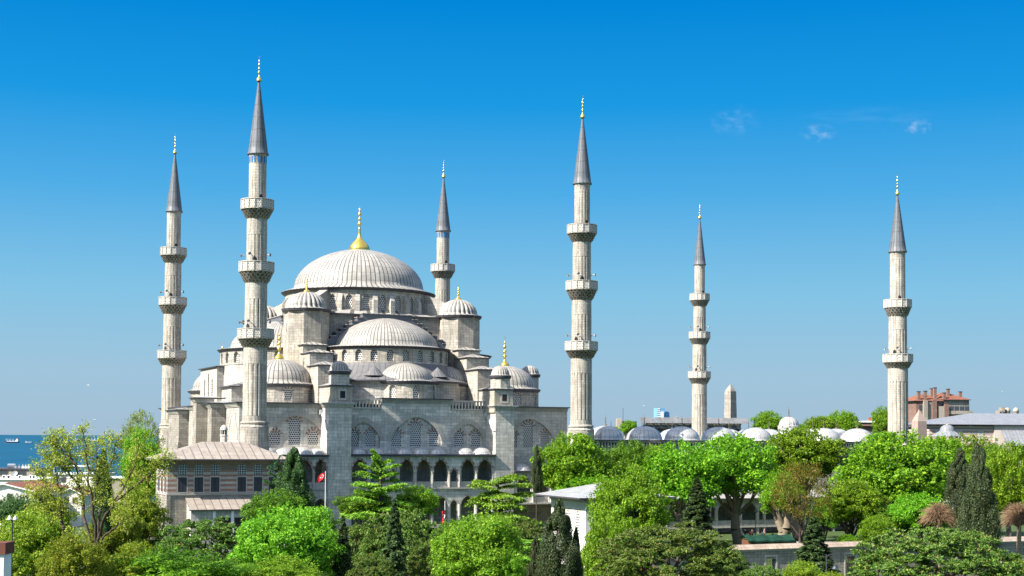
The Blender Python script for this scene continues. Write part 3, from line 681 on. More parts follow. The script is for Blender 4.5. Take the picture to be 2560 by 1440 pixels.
gallery('side_gallery', 17.5, 44.2, 13.1, 7.35, 1.0, cen, [(19.1, 1.65), (22.45, 1.65), (27.6, 1.65), (30.75, 1.65), (33.9, 1.65), (39.05, 1.75), (42.3, 1.75)])
gallery('side_gallery', u0 + 2.5, 13.5, 13.0, 7.35, 1.0, [(3.4, 2.2), (6.4, 2.6), (9.6, 2.6), (12.3, 2.2)], [(3.6, 1.6), (6.5, 1.6), (9.6, 1.9), (12.0, 1.5)])
gallery('side_gallery', 47.8, 59.5, 10.2, 4.5, 1.0, [(49.9, 2.8), (53.4, 2.8), (57.0, 2.8)], [(49.9, 1.9), (53.4, 1.9), (57.0, 1.9)], lower=False)
# qibla side (bright, seen edge on): wall, outer piers, blind arch and tall lights
q = MB(); Fq = planemap(u0, 74.0, 0, -1)       # s = 74 - v
for (v0, v1, arch) in ((FV, 16.5, (11.6, 5.6)), (19.5, 30.0, (24.7, 6.0)), (33.0, 47.0, (40.0, 7.0)), (57.0, 74.0, (65.5, 7.0))):
    c = 74 - arch[0]; q.bay(Fq, 74 - v1, 74 - v0, 0, 20.9, c, arch[1], 4.0, 15.5, 19.6, 0.6)
    q.vouss(Fq, c, arch[1], 15.5, 19.6, 0.8, (1, 1), 15, -0.05)
qw = q.build('qibla_wall', [ASH, TRIM], M)
Fq2 = planemap(u0 + 0.6, 74.0, 0, -1)
for (v, w, zb, zs, za) in ((9.9, 1.2, 9, 15.5, 16.6), (11.7, 1.3, 9, 17.2, 18.4), (13.4, 1.2, 9, 15.5, 16.6), (22.8, 1.2, 9, 16.6, 17.8), (25.8, 1.2, 9, 16.8, 18.0), (38, 1.2, 9, 16, 17.2), (42, 1.2, 9, 16, 17.2)):
    k = MB(); ol = k.bay(Fq2, 74 - v - w, 74 - v + w, 8.5, 19, 74 - v, w, zb, zs, za, 0.4); k2 = k.build('wall_panel', ASH, qw); window(Fq2, ol, 0.3, k2)
for (v0, v1, uf, zt) in ((16.5, 19.6, -3.2, 20.9), (30.0, 33.0, -2.95, 22.1), (47.0, 57.0, -2.6, 20.2)):
    p = MB(); p.box(uf, u0 + 1.0, v0, v1, -1, zt)
    for j in range(3): p.box(uf - 0.15 * (j + 1), u0 + 1, v0 - 0.05 * (j + 1), v1 + 0.05 * (j + 1), zt + 0.22 * j + 0.002, zt + 0.22 * (j + 1), 1)
    p.hip(uf - 0.7, u0 + 3, v0 - 0.5, v1 + 0.5, zt + 0.86, zt + 1.2, None, 2, 3)
    p.build('outer_pier', [ASH2, TRIM, LEADW, EDGE], M)
p = MB()
for j in range(3): p.box(u0 - 0.16 * (j + 1), u0 + 1, FV, 74, 20.902 + 0.22 * j, 20.9 + 0.22 * (j + 1), 0)
p.build('cornice', TRIM, M)
# tall blind block with three lancets above the qibla wall
p = MB(); p.box(2.6, 14, 38.3, 52.5, 21, 28.9); p.hip(2.2, 14.4, 37.9, 52.9, 29.15, 30.2, (8, 42, 8, 49), 1, 2); po = p.build('lancet_block', [ASH, LEADD, EDGE], M)
for (v, zt) in ((42.2, 26.6), (45.4, 27.6), (48.6, 26.6)):
    w = MB(); w.box(2.52, 2.7, v - 0.42, v + 0.42, 22.5, zt, 0); w.box(2.5, 2.7, v - 0.42, v - 0.18, 22.5, zt + 0.3, 1); w.build('lancet', [LATT, DARK], po)
p = MB(); p.hip(3.0, 12.5, 30, 38.2, 25.2, 27.6, (12.4, 34, 12.4, 38), 1, 2); p.box(3.5, 12, 30.4, 38, 21, 25.0, 0); po = p.build('side_block', [ASH, LEADD, EDGE], M)
for v in (32.2, 35.8):
    w = MB(); Fx = planemap(3.48, 0, 0, -1); ol = w.bay(Fx, -v - 0.9, -v + 0.9, 21.8, 24.8, -v, 1.2, 22.0, 23.7, 24.4, 0.02); w.panel(Fx, ol, 0.01, 1); w.build('window', [ASH, LATT], po)
# ------------------------------------------------------------------ mosque courtyard with its ring of small domes
CY = thing('courtyard', 'low domed courtyard wing with pale and blue-shaded lead domes beyond the mosque', 'courtyard', (MB0.x, MB0.y, 0), TH)
w = MB(); Fm = planemap(60.6, 1.0, 1, 0); ol = []
n = 9; bw = 69.0 / n
for i in range(n):
    c = (i + 0.5) * bw; o = w.bay(Fm, i * bw, (i + 1) * bw, -2, 14.2, c, 1.7, 8.3, 11.0, 12.0, 0.35); ol.append((o, c))
w.box(60.6, 130.5, 1.0 + 0.36, 1.9, -2, 14.2); w.box(129.8, 130.5, 1.9, 66, -2, 15.6); w.box(60.6, 130.5, 65.2, 66, -2, 15.6); w.box(60.6, 122, 8.2, 8.8, 3, 15.6)
w.box(121.6, 122.2, 8.8, 65, 3, 15.6); w.box(60.6, 122, 58.5, 59, 3, 15.6)
for i in range(5): w.box(60.6, 130.6, 1.0 - 0.1 * (i % 2) - 0.1, 1.4, 13.2 + 0.2 * i + 0.002, 13.2 + 0.2 * (i + 1), 1)
cw = w.build('courtyard_wall', [ASH, TRIM], CY)
for o, c in ol: window(Fm, o, 0.25, cw, (c, 1.7, 11.0, 12.0, 0.45, (1, 2), 11))
p = MB(); x = 60.7
p.box(60.6, 130.6, 0.6, 1.0, 15.35, 15.6)
while x < 130.4:
    p.box(x - 0.13, x + 0.13, 0.68, 0.95, 14.25, 15.347); p.revolve([(0.02, 13.35), (0.2, 13.75), (0.2, 14.25)], 6, x, 0.72, smooth=False); x += 0.62
p.box(60.6, 130.6, 0.55, 1.0, 14.2, 14.32); p.build('parapet', TRIM, CY)
r = MB(); r.box(60.55, 130.9, 0.2, 8.9, 15.61, 15.78, 1, 0); r.box(60.55, 130.9, 58.3, 66.3, 15.61, 15.78, 1, 0); r.box(121.5, 130.9, 8.903, 58.297, 15.61, 15.78, 1, 0); r.build('courtyard_roof', [LEADW, EDGE], CY)
IRON = flat('bronze_finial', (0.10, 0.085, 0.06), 0.5)
def cdome(u, v, R=3.35, H=2.45):
    d = MB(); dome_mesh(d, u, v, 15.95, R, H, R + 0.35, 0.16, 56, strips=24); do = d.build('arcade_dome', [LEADW, LEADW], CY)
    finial(do, u, v, 15.95 + H - 0.08, 1.9, 0.3, 8, IRON)
for k in range(8): cdome(66.8 + 8.2 * k, 3.9)
for k in range(7): cdome(66.8 + 8.2 * k, 62)
for k in range(6):
    if k != 2: cdome(125.6, 12.5 + 8.0 * k)
g = MB(); gu, gv = 125.2, 28.5
g.revolve([(2.1, 15.7), (2.1, 18.0), (2.35, 18.2), (2.35, 18.5)], 16, gu, gv, smooth=False)
for i in range(16):
    a = 2 * pi * i / 16; g.tube((gu + 2.25 * cos(a), gv + 2.25 * sin(a), 18.2), (gu + 2.25 * cos(a), gv + 2.25 * sin(a), 19.1), 0.16, 0.16, 5, 0)
go = g.build('portal_drum', ASH, CY); d = MB(); dome_mesh(d, gu, gv, 19.1, 2.1, 1.95, 2.4, 0.12, 56, strips=20, ribs=20); do = d.build('portal_dome', [LEADW, TRIM], go); finial(do, gu, gv, 20.95, 2.0, 0.35, 8, IRON)
# outer two storey loggia under a lead lean-to
g = MB(); FG = planemap(70, -4.0, 1, 0); x = 0.0; cols = []
while x < 58:
    for wd in (3.3, 1.0):
        pier = 0.5; g.bay(FG, x, x + wd + pier, 0.2, 5.0, x + (wd + pier) / 2, wd, 0.22, 2.9, 2.9 + (1.5 if wd > 2 else 0.9), 0.45); x += wd + pier; cols.append(70 + x)
g.box(70, 70 + x, -4.15, -3.6, -0.35, 0.197, 1); g.box(70, 70 + x, 0.5, 0.95, -2, 5.0, 3)
for c in cols: g.box(c - 0.2, c + 0.2, -4.0, -3.6, -3.0, -0.352, 1)
go = g.build('loggia', [TRIM, TRIM, PINKST, ASH2], CY)
for c in cols:
    q = MB(); q.tube((c, -4.03, 0.2), (c, -4.03, 2.5), 0.17, 0.15, 8); q.tube((c, -4.03, 2.5), (c, -4.03, 2.9), 0.16, 0.3, 8); q.build('marble_column', TRIM, go)
q = MB(); q.box(70, 70 + x, -3.9, -3.75, 0.21, 1.0); q.build('balustrade', TRIM, go)
r = MB(); u = 70
r.face([(70, -5.0, 5.15), (70 + x, -5.0, 5.15), (70 + x, 0.96, 6.6), (70, 0.96, 6.6)], 0, [(0, 0), (x / 0.7, 0), (x / 0.7, 6), (0, 6)]); r.box(70, 70 + x, -5.0, 0.9, 5.0, 5.14, 1); r.build('loggia_roof', [LEADW, EDGE], go)

# ------------------------------------------------------------------ striped pavilion in front of the left corner
PV = thing('imperial_pavilion', 'striped brick and stone house with a stained lead hipped roof at the mosque corner', 'pavilion', (MB0.x, MB0.y, 0), TH)
a, b_, v0, v1 = -16.5, 0.6, -14.0, -5.5
w = MB(); w.box(a, b_, v0, v1, -3, 7.35, 0)
z = 7.353; k = 0
while z < 10.75:
    h = 0.36; w.box(a - 0.002, b_ + 0.002, v0 - 0.002, v1, z, min(z + h, 10.75), 1 if k % 2 else 2, bottom=False); z += h; k += 1
w.box(a, b_, v0, v1, 10.752, 12.3, 3); w.box(a - 0.12, b_ + 0.1, v0 - 0.12, v1, 7.15, 7.352, 2)
w.box(a - 0.1, a + 0.5, v0 - 0.1, v0 + 0.5, -3, 7.14, 0); w.box(a - 0.06, a + 0.35, v1 - 0.4, v1 + 0.06, -3, 12.28, 2)
STRIPE = stone('striped_red_brick', (0.36, 0.17, 0.13), (0.30, 0.14, 0.11), (0.36, 0.28, 0.24), 0.4, 0.12, 0.5, 0.2)
STRW = stone('striped_white_stone', (0.52, 0.49, 0.44), (0.44, 0.42, 0.38), (0.35, 0.32, 0.3), 1.2, 0.4, 0.4, 0.2)
UPB = stone('grey_upper_brick', (0.34, 0.27, 0.22), (0.28, 0.22, 0.18), (0.25, 0.2, 0.17), 0.5, 0.16, 0.6, 0.3)
wo = w.build('wall', [ASH2, STRW, STRW, UPB], PV); wo.data.materials[1] = STRIPE
def shutter_window(par, Fm, s):
    f = MB(); q = lambda s0, s1, z0, z1, d, mi: f.face([Fm(s0, z0, d), Fm(s1, z0, d), Fm(s1, z1, d), Fm(s0, z1, d)], mi)
    for (s0, s1, z0, z1) in ((s - 0.80, s - 0.65, 7.45, 9.97), (s + 0.65, s + 0.80, 7.45, 9.97), (s - 0.649, s + 0.649, 9.82, 9.97), (s - 0.649, s + 0.649, 7.45, 7.6)):
        q(s0, s1, z0, z1, -0.09, 0)
    fo = f.build('window', [TRIM], par)
    f = MB(); f.face([Fm(s - 0.65, 7.6, -0.05), Fm(s + 0.65, 7.6, -0.05), Fm(s + 0.65, 9.82, -0.05), Fm(s - 0.65, 9.82, -0.05)]); f.face([Fm(s - 0.03, 7.6, -0.07), Fm(s + 0.03, 7.6, -0.07), Fm(s + 0.03, 9.82, -0.07), Fm(s - 0.03, 9.82, -0.07)], 1)
    f.build('shutter', [SHUT, DARK], fo)
    g = MB(); o = g.bay(Fm, s - 0.72, s + 0.72, 10.15, 11.95, s, 1.15, 10.25, 11.25, 11.82, 0.06) if False else None
    F2 = lambda s_, z_, d_: Fm(s_, z_, d_ - 0.06)
    arc = [(s + 0.62 * -cos(pi * i / 12), 11.15 + 0.66 * sin(pi * i / 12)) for i in range(13)]
    outl = [(s - 0.62, 10.15)] + arc + [(s + 0.62, 10.15)]
    g.panel(F2, outl, 0.0, 0); g2 = [(s + (x_ - s) * 1.10, z_ + (0.05 if z_ > 11 else -0.04)) for x_, z_ in outl]
    g.panel(F2, g2, 0.03, 1); g.build('arched_window', [LATW, TRIM], par)
SHUT = flat('dark_shutter', (0.045, 0.05, 0.06), 0.5, 0.4, 3)
LATW = lattice('leaded_glazing', (0.42, 0.45, 0.43), (0.04, 0.065, 0.065), 0.36, 0.36, 0.045); 
for n_ in LATW.node_tree.nodes:
    if n_.type == 'TEX_BRICK': n_.offset = 0.0
Ff = planemap(0, v0, 1, 0)
for s in (-14.3, -11.85, -9.4, -5.35, -2.85, -0.55): shutter_window(wo, Ff, s)
Fl = planemap(a, 0, 0, -1)
for s in (12.6, 10.0, 7.4): shutter_window(wo, Fl, s)
for s in (12.0, 9.0):
    g = MB(); g.box(a - 0.05, a + 0.1, -s - 0.55, -s + 0.55, 2.2, 4.2, 0); g.build('window', DARK, wo)
rr = MB(); rr.hip(a - 1.6, b_ + 1.4, v0 - 1.6, v1 + 1.5, 12.55, 15.1, (a + 6.0, -9.75, b_ - 4.5, -9.75), 0, 1, 0.22, 0.75); rf = rr.build('roof', [LEADR, EDGE], PV)
for m_ in ():
    pass
ch = MB(); cxx, cyy = -7.0, -9.0
ch.revolve([(0.55, 14.6), (0.55, 15.9), (0.62, 16.0), (0.62, 16.2), (0.5, 16.25)], 8, cxx, cyy, smooth=False)
for j in range(8): q = 2 * pi * j / 8; ch.tube((cxx + 0.48 * cos(q), cyy + 0.48 * sin(q), 16.2), (cxx + 0.48 * cos(q), cyy + 0.48 * sin(q), 16.9), 0.09, 0.09, 4)
ch.revolve([(0.38, 16.2), (0.38, 16.9)], 8, cxx, cyy, mi=1); ch.revolve([(0.62, 16.9), (0.62, 17.05), (0.5, 17.35), (0.3, 17.6), (0.02, 17.75)], 12, cxx, cyy)
ch.build('chimney', [TRIM, DARK], rf)
l = MB(); l.box(-13.6, b_, -17.2, v0 - 0.003, -3, 5.0, 0)
l.face([(-13.9, -17.6, 5.15), (b_ + 0.4, -17.6, 5.15), (b_ + 0.4, v0 - 0.01, 6.75), (-13.9, v0 - 0.01, 6.75)], 1, [(0, 0), (12, 0), (12, 3.5), (0, 3.5)])
l.face([(-13.6, -17.2, 5.0), (-13.6, v0 - 0.01, 5.0), (-13.6, v0 - 0.01, 6.7), (-13.6, -17.2, 5.1)], 0)
l.box(-13.9, b_ + 0.4, -17.6, -17.2, 5.0, 5.14, 2)
for x in (-8.9, -6.0, -3.1): l.box(x - 1.15, x + 1.15, -17.24, -17.1, 1.2, 3.9, 3)
for x in (-10.2, -7.45, -4.55): l.box(x - 0.2, x + 0.2, -17.3, -17.205, 0, 4.9, 4)
l.build('lean_to', [ASH, LEADR, EDGE, DARK, WHITEP], PV)

# ------------------------------------------------------------------ white mausoleum with lead hipped roof
cP = atY(1464, 1260, 193.0); MS = thing('mausoleum', 'square white stone mausoleum with a pale lead pyramid roof behind the dark cypress', 'mausoleum', (cP.x, cP.y, -2.5), TH)
ze_ = zat(1256, 193.0) + 2.5
w = MB(); w.box(0, 11.2, 0, 10.5, -1, ze_)
for j in range(3): w.box(-0.1 * j - 0.08, 11.28 + 0.1 * j, -0.08 - 0.1 * j, 10.58, ze_ + 0.002 + 0.13 * j, ze_ + 0.13 * (j + 1), 1)
wo = w.build('wall', [PLAST, TRIM], MS)
r = MB(); r.hip(-1.9, 13.0, -1.9, 12.4, ze_ + 0.75, ze_ + 2.6, None, 0, 1, 0.2); r.build('roof', [LEADW, EDGE], MS)
Fx = planemap(-0.02, 10.5, 0, -1)
for s in (2.2, 5.2, 8.2):
    for (z0, z1) in ((ze_ - 4.4, ze_ - 1.2),):
        k = MB(); o = k.bay(Fx, s - 0.95, s + 0.95, z0, z1 + 0.25, s, 1.2, z0 + 0.1, z1 - 0.7, z1, 0.12); k.panel(Fx, o, 0.015, 1); k.build('window', [TRIM, LATT], wo)
Fx = planemap(0, -0.02, 1, 0)
for s in (2.2, 5.6, 9.0):
    k = MB(); z0, z1 = ze_ - 4.4, ze_ - 1.2; o = k.bay(Fx, s - 0.95, s + 0.95, z0, z1 + 0.25, s, 1.2, z0 + 0.1, z1 - 0.7, z1, 0.12); k.panel(Fx, o, 0.015, 1); k.build('window', [TRIM, LATT], wo)

# ------------------------------------------------------------------ precinct wall in the right foreground
wp = atY(1870, 1360, 178.0); wz = 2.75
PW = thing('precinct_wall', 'long weathered grey stone precinct wall with tiled coping and barred openings', 'wall', (wp.x - UU.x * 12, wp.y - UU.y * 12, 0), TH)
w = MB(); Fp = planemap(0, 0, 1, 0); L = 74.0; n = 12; bwid = L / n; ops = []
for i in range(n):
    c = (i + 0.5) * bwid; w.bay(Fp, i * bwid, (i + 1) * bwid, -6, wz - 0.7, c, 1.5, -1.6, wz - 1.75, wz - 1.7, 0.8); ops.append(c)
    w.box(c - 1.0, c - 0.753, -0.06, -0.003, -1.6, wz - 1.45, 1); w.box(c + 0.753, c + 1.0, -0.06, -0.003, -1.6, wz - 1.45, 1); w.box(c - 1.0, c + 1.0, -0.07, -0.003, wz - 1.447, wz - 1.2, 1)
w.box(0, L, 0.9, 1.1, -6, -1.6); w.box(-0.1, L, -0.12, 1.2, wz - 0.7, wz - 0.45, 1)
wo = w.build('wall', [ASH2, TRIM], PW)
COP = stone('coping_tiles', (0.42, 0.34, 0.27), (0.32, 0.25, 0.20), (0.17, 0.14, 0.12), 0.4, 0.5, 0.4, 0.6)
q = MB(); q.face([(-0.2, -0.35, wz - 0.44), (L, -0.35, wz - 0.44), (L, 0.55, wz + 0.15), (-0.2, 0.55, wz + 0.15)]); q.face([(-0.2, 0.55, wz + 0.15), (L, 0.55, wz + 0.15), (L, 1.45, wz - 0.44), (-0.2, 1.45, wz - 0.44)]); q.box(-0.2, L, -0.35, 1.45, wz - 0.449, wz - 0.442); q.build('coping', COP, PW)
for c in ops:
    g = MB()
    for j in range(7): g.tube((c - 0.66 + j * 0.22, 0.35, -1.6), (c - 0.66 + j * 0.22, 0.35, wz - 1.72), 0.025, 0.025, 4)
    for j in range(4): g.tube((c - 0.75, 0.35, -1.2 + j * 0.65), (c + 0.75, 0.35, -1.2 + j * 0.65), 0.025, 0.025, 4)
    g.build('iron_grille', EDGE, PW)
gp = atY(303, 1352, 185.0)
gw = MB(); gw.box(0, 10, 0, 0.6, -9, 0, 0); gw.box(-0.15, 10, -0.15, 0.75, 0.002, 0.25, 1); gwo = gw.build('garden_wall', [ASH2, TRIM], None, (gp.x, gp.y, gp.z)); gwo.rotation_euler = (0, 0, TH); tag(gwo, 'short low garden wall with pale coping left of the striped house', 'wall')

# ------------------------------------------------------------------ landmarks beyond the courtyard
P = atY(1826, 1050, 425.0); zt = zat(960, 425.0, 1826); OB = thing('walled_obelisk', 'tall rough masonry obelisk with a pointed top standing beyond the courtyard domes', 'obelisk', (P.x, P.y, 0), radians(38))
w = MB(); h0 = zt - 2.2
w.face; s0, s1 = 1.75, 1.25
def taper(mb, a, b, z0, z1, mi=0):
    A = [(-a, -a, z0), (a, -a, z0), (a, a, z0), (-a, a, z0)]; Bq = [(-b, -b, z1), (b, -b, z1), (b, b, z1), (-b, b, z1)]
    for i in range(4):
        j = (i + 1) % 4; mb.face([A[i], A[j], Bq[j], Bq[i]], mi)
    mb.face(Bq, mi)
taper(w, 1.75, 1.2, -2, h0); taper(w, 1.2, 0.03, h0 + 0.002, zt); w.build('shaft', ASH2, OB)
P = atY(2298, 1080, 385.0); zt = zat(1024, 385.0, 2298); zs_ = zat(1053, 385.0, 2298); OB2 = thing('granite_obelisk', 'short smooth pinkish granite obelisk with a long pyramid tip by the striped hall', 'obelisk', (P.x, P.y, 0), radians(20))
w = MB(); taper(w, 1.9, 1.38, -2, zs_); taper(w, 1.38, 0.02, zs_ + 0.002, zt); w.build('shaft', GRANITE, OB2)

P0 = atY(1597, 1043, 405.0); P1 = atY(1868, 1046, 405.0); ln = (P1 - P0).length
TR = thing('steel_grandstand', 'long grey steel truss canopy with slanted panels above the courtyard domes', 'grandstand', (P0.x, P0.y, 0), atan2(P1.y - P0.y, P1.x - P0.x))
zt = P0.z; zb_ = zat(1058, 405.0, 1700); zc_ = zat(1070, 405.0, 1700)
w = MB(); n = 14
for i in range(n):
    x0, x1 = ln * i / n + 0.06, ln * (i + 1) / n - 0.06; sk = 1.5 * (1 if i < n / 2 else -1) * 0
    w.face([(x0 + 0.8, -0.6, zb_), (x1 + 0.8, -0.6, zb_), (x1, 0.9, zt), (x0, 0.9, zt)]); w.face([(x0 + 0.8, -0.4, zb_), (x1 + 0.8, -0.4, zb_), (x1, 1.1, zt), (x0, 1.1, zt)])
w.build('canopy_panels', flat('grey_panels', (0.17, 0.175, 0.18), 0.5, 0.5, 0.4), TR)
t = MB(); t.tube((2.2, 1, zb_ - 0.1), (ln - 1.5, 1, zb_ - 0.1), 0.14); t.tube((2.2, 1, zc_), (ln - 1.5, 1, zc_), 0.14)
m_ = 26
for i in range(m_):
    xa, xb = 2.2 + (ln - 3.7) * i / m_, 2.2 + (ln - 3.7) * (i + 1) / m_; t.tube((xa, 1, zc_ if i % 2 else zb_ - 0.1), (xb, 1, zb_ - 0.1 if i % 2 else zc_), 0.1); t.tube((xa, 1, zc_), (xa, 1, zb_ - 0.1), 0.08)
for x in (2.4, ln * 0.33, ln * 0.36, ln * 0.66, ln - 1.8): t.tube((x, 1.2, -2), (x, 1.2, zb_), 0.2)
t.box(ln * 0.33, ln * 0.36, 0.6, 0.9, zc_ - 1, zt + 0.5); t.build('truss', GREY, TR); w = MB(); w.box(2.0, ln - 1.8, 1.6, 9, 8, zc_ - 0.6); w.box(2.0, ln - 1.8, 2.4, 9, zc_ - 0.598, zb_ + 0.2); w.build('seating_block', flat('shadowy_seating', (0.13, 0.125, 0.12), 0.9), TR)

# brick flats
def box_building(name, label, cat, px0, px1, ytop, Y, depth, rz, m, zb=-3.0, group=None):
    A, Bq = atY(px0, ytop, Y), atY(px1, ytop, Y); t = thing(name, label, cat, (A.x, A.y, 0), rz, group); return t, (Bq.x - A.x), A.z
t, wd, zt = box_building('apartment_building', 'brown brick block of flats with red hipped roof and many chimney stacks', 'building', 2290, 2436, 1003, 480.0, 14, radians(8), BRICK)
w = MB(); w.box(0, wd * 0.42, 0, 15, -3, zt, 0); w.box(wd * 0.42 + 0.003, wd, 1.5, 15, -3, zt + 0.55, 1); w.box(wd * 0.2, wd * 0.275, -0.3, -0.003, -3, zt, 1); w.box(wd * 0.505, wd * 0.58, -0.7, 1.497, -3, zt - 0.8, 0); w.box(wd * 0.28, wd * 0.36, -0.8, -0.003, -3, zt + 0.6, 0); w.box(wd * 0.12, wd * 0.19, -1.0, -0.003, -3, zt + 0.3, 1); w.box(wd * 0.40, wd * 0.5, -0.6, -0.003, -3, zt - 1.6, 1)
wo = w.build('wall', [BRICK, CONC], t)
for i, x in enumerate((0.06, 0.22, 0.245)):
    for z in (zt - 3, zt - 6.2, zt - 9.2):
        g = MB(); g.box(wd * x - 0.1, wd * x + 1.0, -0.08, 0.05, z, z + 1.7); g.build('window', GLASS, wo)
for j, z in enumerate((zt - 3.0, zt - 6.4, zt - 9.6)):
    s = MB(); s.box(wd * 0.52, wd + 0.6, -0.2, 1.497, z - 1.25, z - 1.0, 0); s.box(wd * 0.52, wd + 0.6, -0.2, -0.05, z - 0.997, z - 0.1, 0)
    so = s.build('balcony', [CONC], t)
    for q in range(5):
        g = MB(); x = wd * (0.54 + 0.095 * q); g.box(x, x + 1.6, 1.42, 1.497, z - 0.6, z + 1.5); g.build('window', GLASS, wo)
r = MB(); r.hip(-0.9, wd * 0.5, -0.5, 15.6, zt + 0.22, zt + 2.6, (wd * 0.22, 7, wd * 0.36, 7), 0, 1); r.hip(wd * 0.42, wd + 0.3, 0.6, 15.4, zt + 0.75, zt + 3.2, (wd * 0.6, 7, wd * 0.72, 7), 0, 1); ro = r.build('roof', [ROOFRED, EDGE], t)
for x, y, h in ((0.04, 0.3, 3.2), (0.16, 0.3, 3.4), (0.35, 1, 4.6), (0.36, 4, 4.4), (0.52, 1, 2.9), (0.66, 4, 4.3), (0.86, 3, 3.4)):
    c = MB(); c.box(wd * x, wd * x + 0.95, y, y + 0.9, zt - 0.5, zt + h); c.box(wd * x - 0.1, wd * x + 1.05, y - 0.1, y + 1.0, zt + h + 0.002, zt + h + 0.2, 1); c.build('chimney', [BRICK, EDGE], ro)
# striped hall with lead roof
A = atY(2322, 1063, 395.0); t = thing('striped_hall', 'long hall of red and cream striped masonry under a grey lead hipped roof', 'building', (A.x, A.y, 0), radians(2))
ze2 = A.z; w = MB(); z = ze2 - 6.5; k = 0
while z < ze2 - 0.4:
    w.box(0, 18.2, 0, 24, z, z + 0.42, k % 2, bottom=False); z += 0.42; k += 1
w.box(0, 18.2, 0, 24, -3, ze2 - 6.503, 0)
H1 = flat('cream_band', (0.52, 0.45, 0.40), 0.8, 0.15); H2 = flat('rose_band', (0.37, 0.245, 0.21), 0.8, 0.2)
w.box(18.203, 60, -0.6, 24, -3, ze2, 0); wo = w.build('wall', [H1, H2, H2], t)
for x in (2.6, 8.6, 14.6):
    g = MB(); Fx = planemap(0, -0.03, 1, 0); o = g.bay(Fx, x - 0.75, x + 0.75, ze2 - 3.6, ze2 - 1.4, x, 1.0, ze2 - 3.5, ze2 - 2.2, ze2 - 1.6, 0.02); g.panel(Fx, o, 0.01, 1); g.build('window', [H1, LATT], wo)
r = MB(); LH = lead('blue_grey_lead_sheet', (0.24, 0.25, 0.27), (0.11, 0.115, 0.12), 3.0, 0.06); r.hip(-1.2, 62, -1.4, 26, ze2 + 0.3, zat(1031, 395, 2465), (16, 12, 46, 12), 0, 1); r.face([(20, -5, ze2 - 5.5), (60, -5, ze2 - 5.5), (60, -0.65, ze2 - 1.2), (20, -0.65, ze2 - 1.2)], 0, [(0, 0), (40, 0), (40, 6), (0, 6)]); r.build('roof', [LH, EDGE], t)
# domed fountain kiosk
A = atY(2368, 1100, 372.0); t = thing('fountain_kiosk', 'small octagonal fountain kiosk with a grey lead dome and wide eaves', 'kiosk', (A.x, A.y, 0)); zE = zat(1090, 372.0, 2368)
w = MB()
for i in range(8):
    q = 2 * pi * i / 8 + 0.2; w.tube((2.6 * cos(q), 2.6 * sin(q), -1.5), (2.6 * cos(q), 2.6 * sin(q), zE), 0.24, 0.22, 8)
w.revolve([(2.9, -2), (2.9, zE - 4.6)], 8, smooth=False); w.build('columns', PLAST, t)
d = MB(); d.revolve([(4.1, zE - 0.1), (4.1, zE), (2.2, zE + 1.2)], 8, strips=24, smooth=False); dome_mesh(d, 0, 0, zE + 1.3, 1.9, 1.7, 2.2, 0.2, 32, strips=16); do = d.build('dome', [LH, LH], t); finial(do, 0, 0, zE + 2.9, 1.3, 0.2, 8)
# brown low buildings left of the rightmost minaret
t, wd, zt = box_building('low_building', 'low brown flat roofed building with a glazed upper floor left of the rightmost minaret', 'building', 2150, 2240, 1062, 430.0, 12, 0.05, CONC)
w = MB(); w.box(0, wd, 0, 12, -3, zt - 3.4, 0); w.box(0.3, wd, 0.4, 12, zt - 3.397, zt - 0.3, 1); wo = w.build('wall', [CONC, BRICK], t); r = MB(); r.box(-0.5, wd, -0.6, 12.3, zt - 0.297, zt + 0.1); r.build('roof', flat('brown_roof', (0.24, 0.15, 0.12), 0.7), t)
for i in range(6):
    g = MB(); g.box(0.8 + i * 1.55, 2.0 + i * 1.55, 0.33, 0.45, zt - 2.8, zt - 0.9); g.build('window', GLASS, wo)
t, wd, zt = box_building('roof_house', 'white roofed brown attic house behind the low glazed building', 'building', 2142, 2188, 1052, 470.0, 10, 0.0, BRICK)
w = MB(); w.box(0, wd, 0, 8, -3, zt - 0.5, 0); w.build('wall', [BRICK], t); r = MB(); r.box(-0.6, wd + 0.6, -0.6, 8.5, zt - 0.497, zt); r.box(wd * 0.75, wd * 0.95, 2, 4, zt + 0.003, zt + 1.2, 1); r.build('roof', [WHITEP, ROOFRED], t)
for i in range(4):
    g = MB(); g.box(0.6 + i * 1.4, 1.5 + i * 1.4, -0.05, 0.05, zt - 2.0, zt - 0.9); g.build('window', GLASS, t)
t, wd, zt = box_building('rooftop_block', 'white rooftop block with two small domed vents on the far right skyline', 'building', 2498, 2513, 1018, 520.0, 8, 0.0, PLAST)
w = MB(); w.box(-4, wd + 9, 1, 10, -3, zt - 3.2, 1); w.box(0, wd * 0.55, 0, 4, zt - 3.197, zt - 1.2, 0); w.box(wd * 0.5, wd, 0.3, 4, zt - 3.197, zt, 0); w.box(wd * 0.7, wd * 0.72, 0.2, 0.3, zt, zt + 2.0, 1); wo = w.build('wall', [CONC, CONC], t)
for x in (0.2, 1.3): g = MB(); g.box(x * 0.9 + 0.1, x * 0.9 + 0.7, -0.04, 0.25, zt - 2.6, zt - 1.6); g.build('window', GLASS, wo)
for x in (wd + 1.5, wd + 4.6):
    d = MB(); d.revolve([(1.0, zt - 3.2), (1.0, zt - 1.6), (1.15, zt - 1.5), (0.95, zt - 0.7), (0.5, zt - 0.15), (0.02, zt)], 14, x, 2.0); d.build('vent_dome', CONC, t)
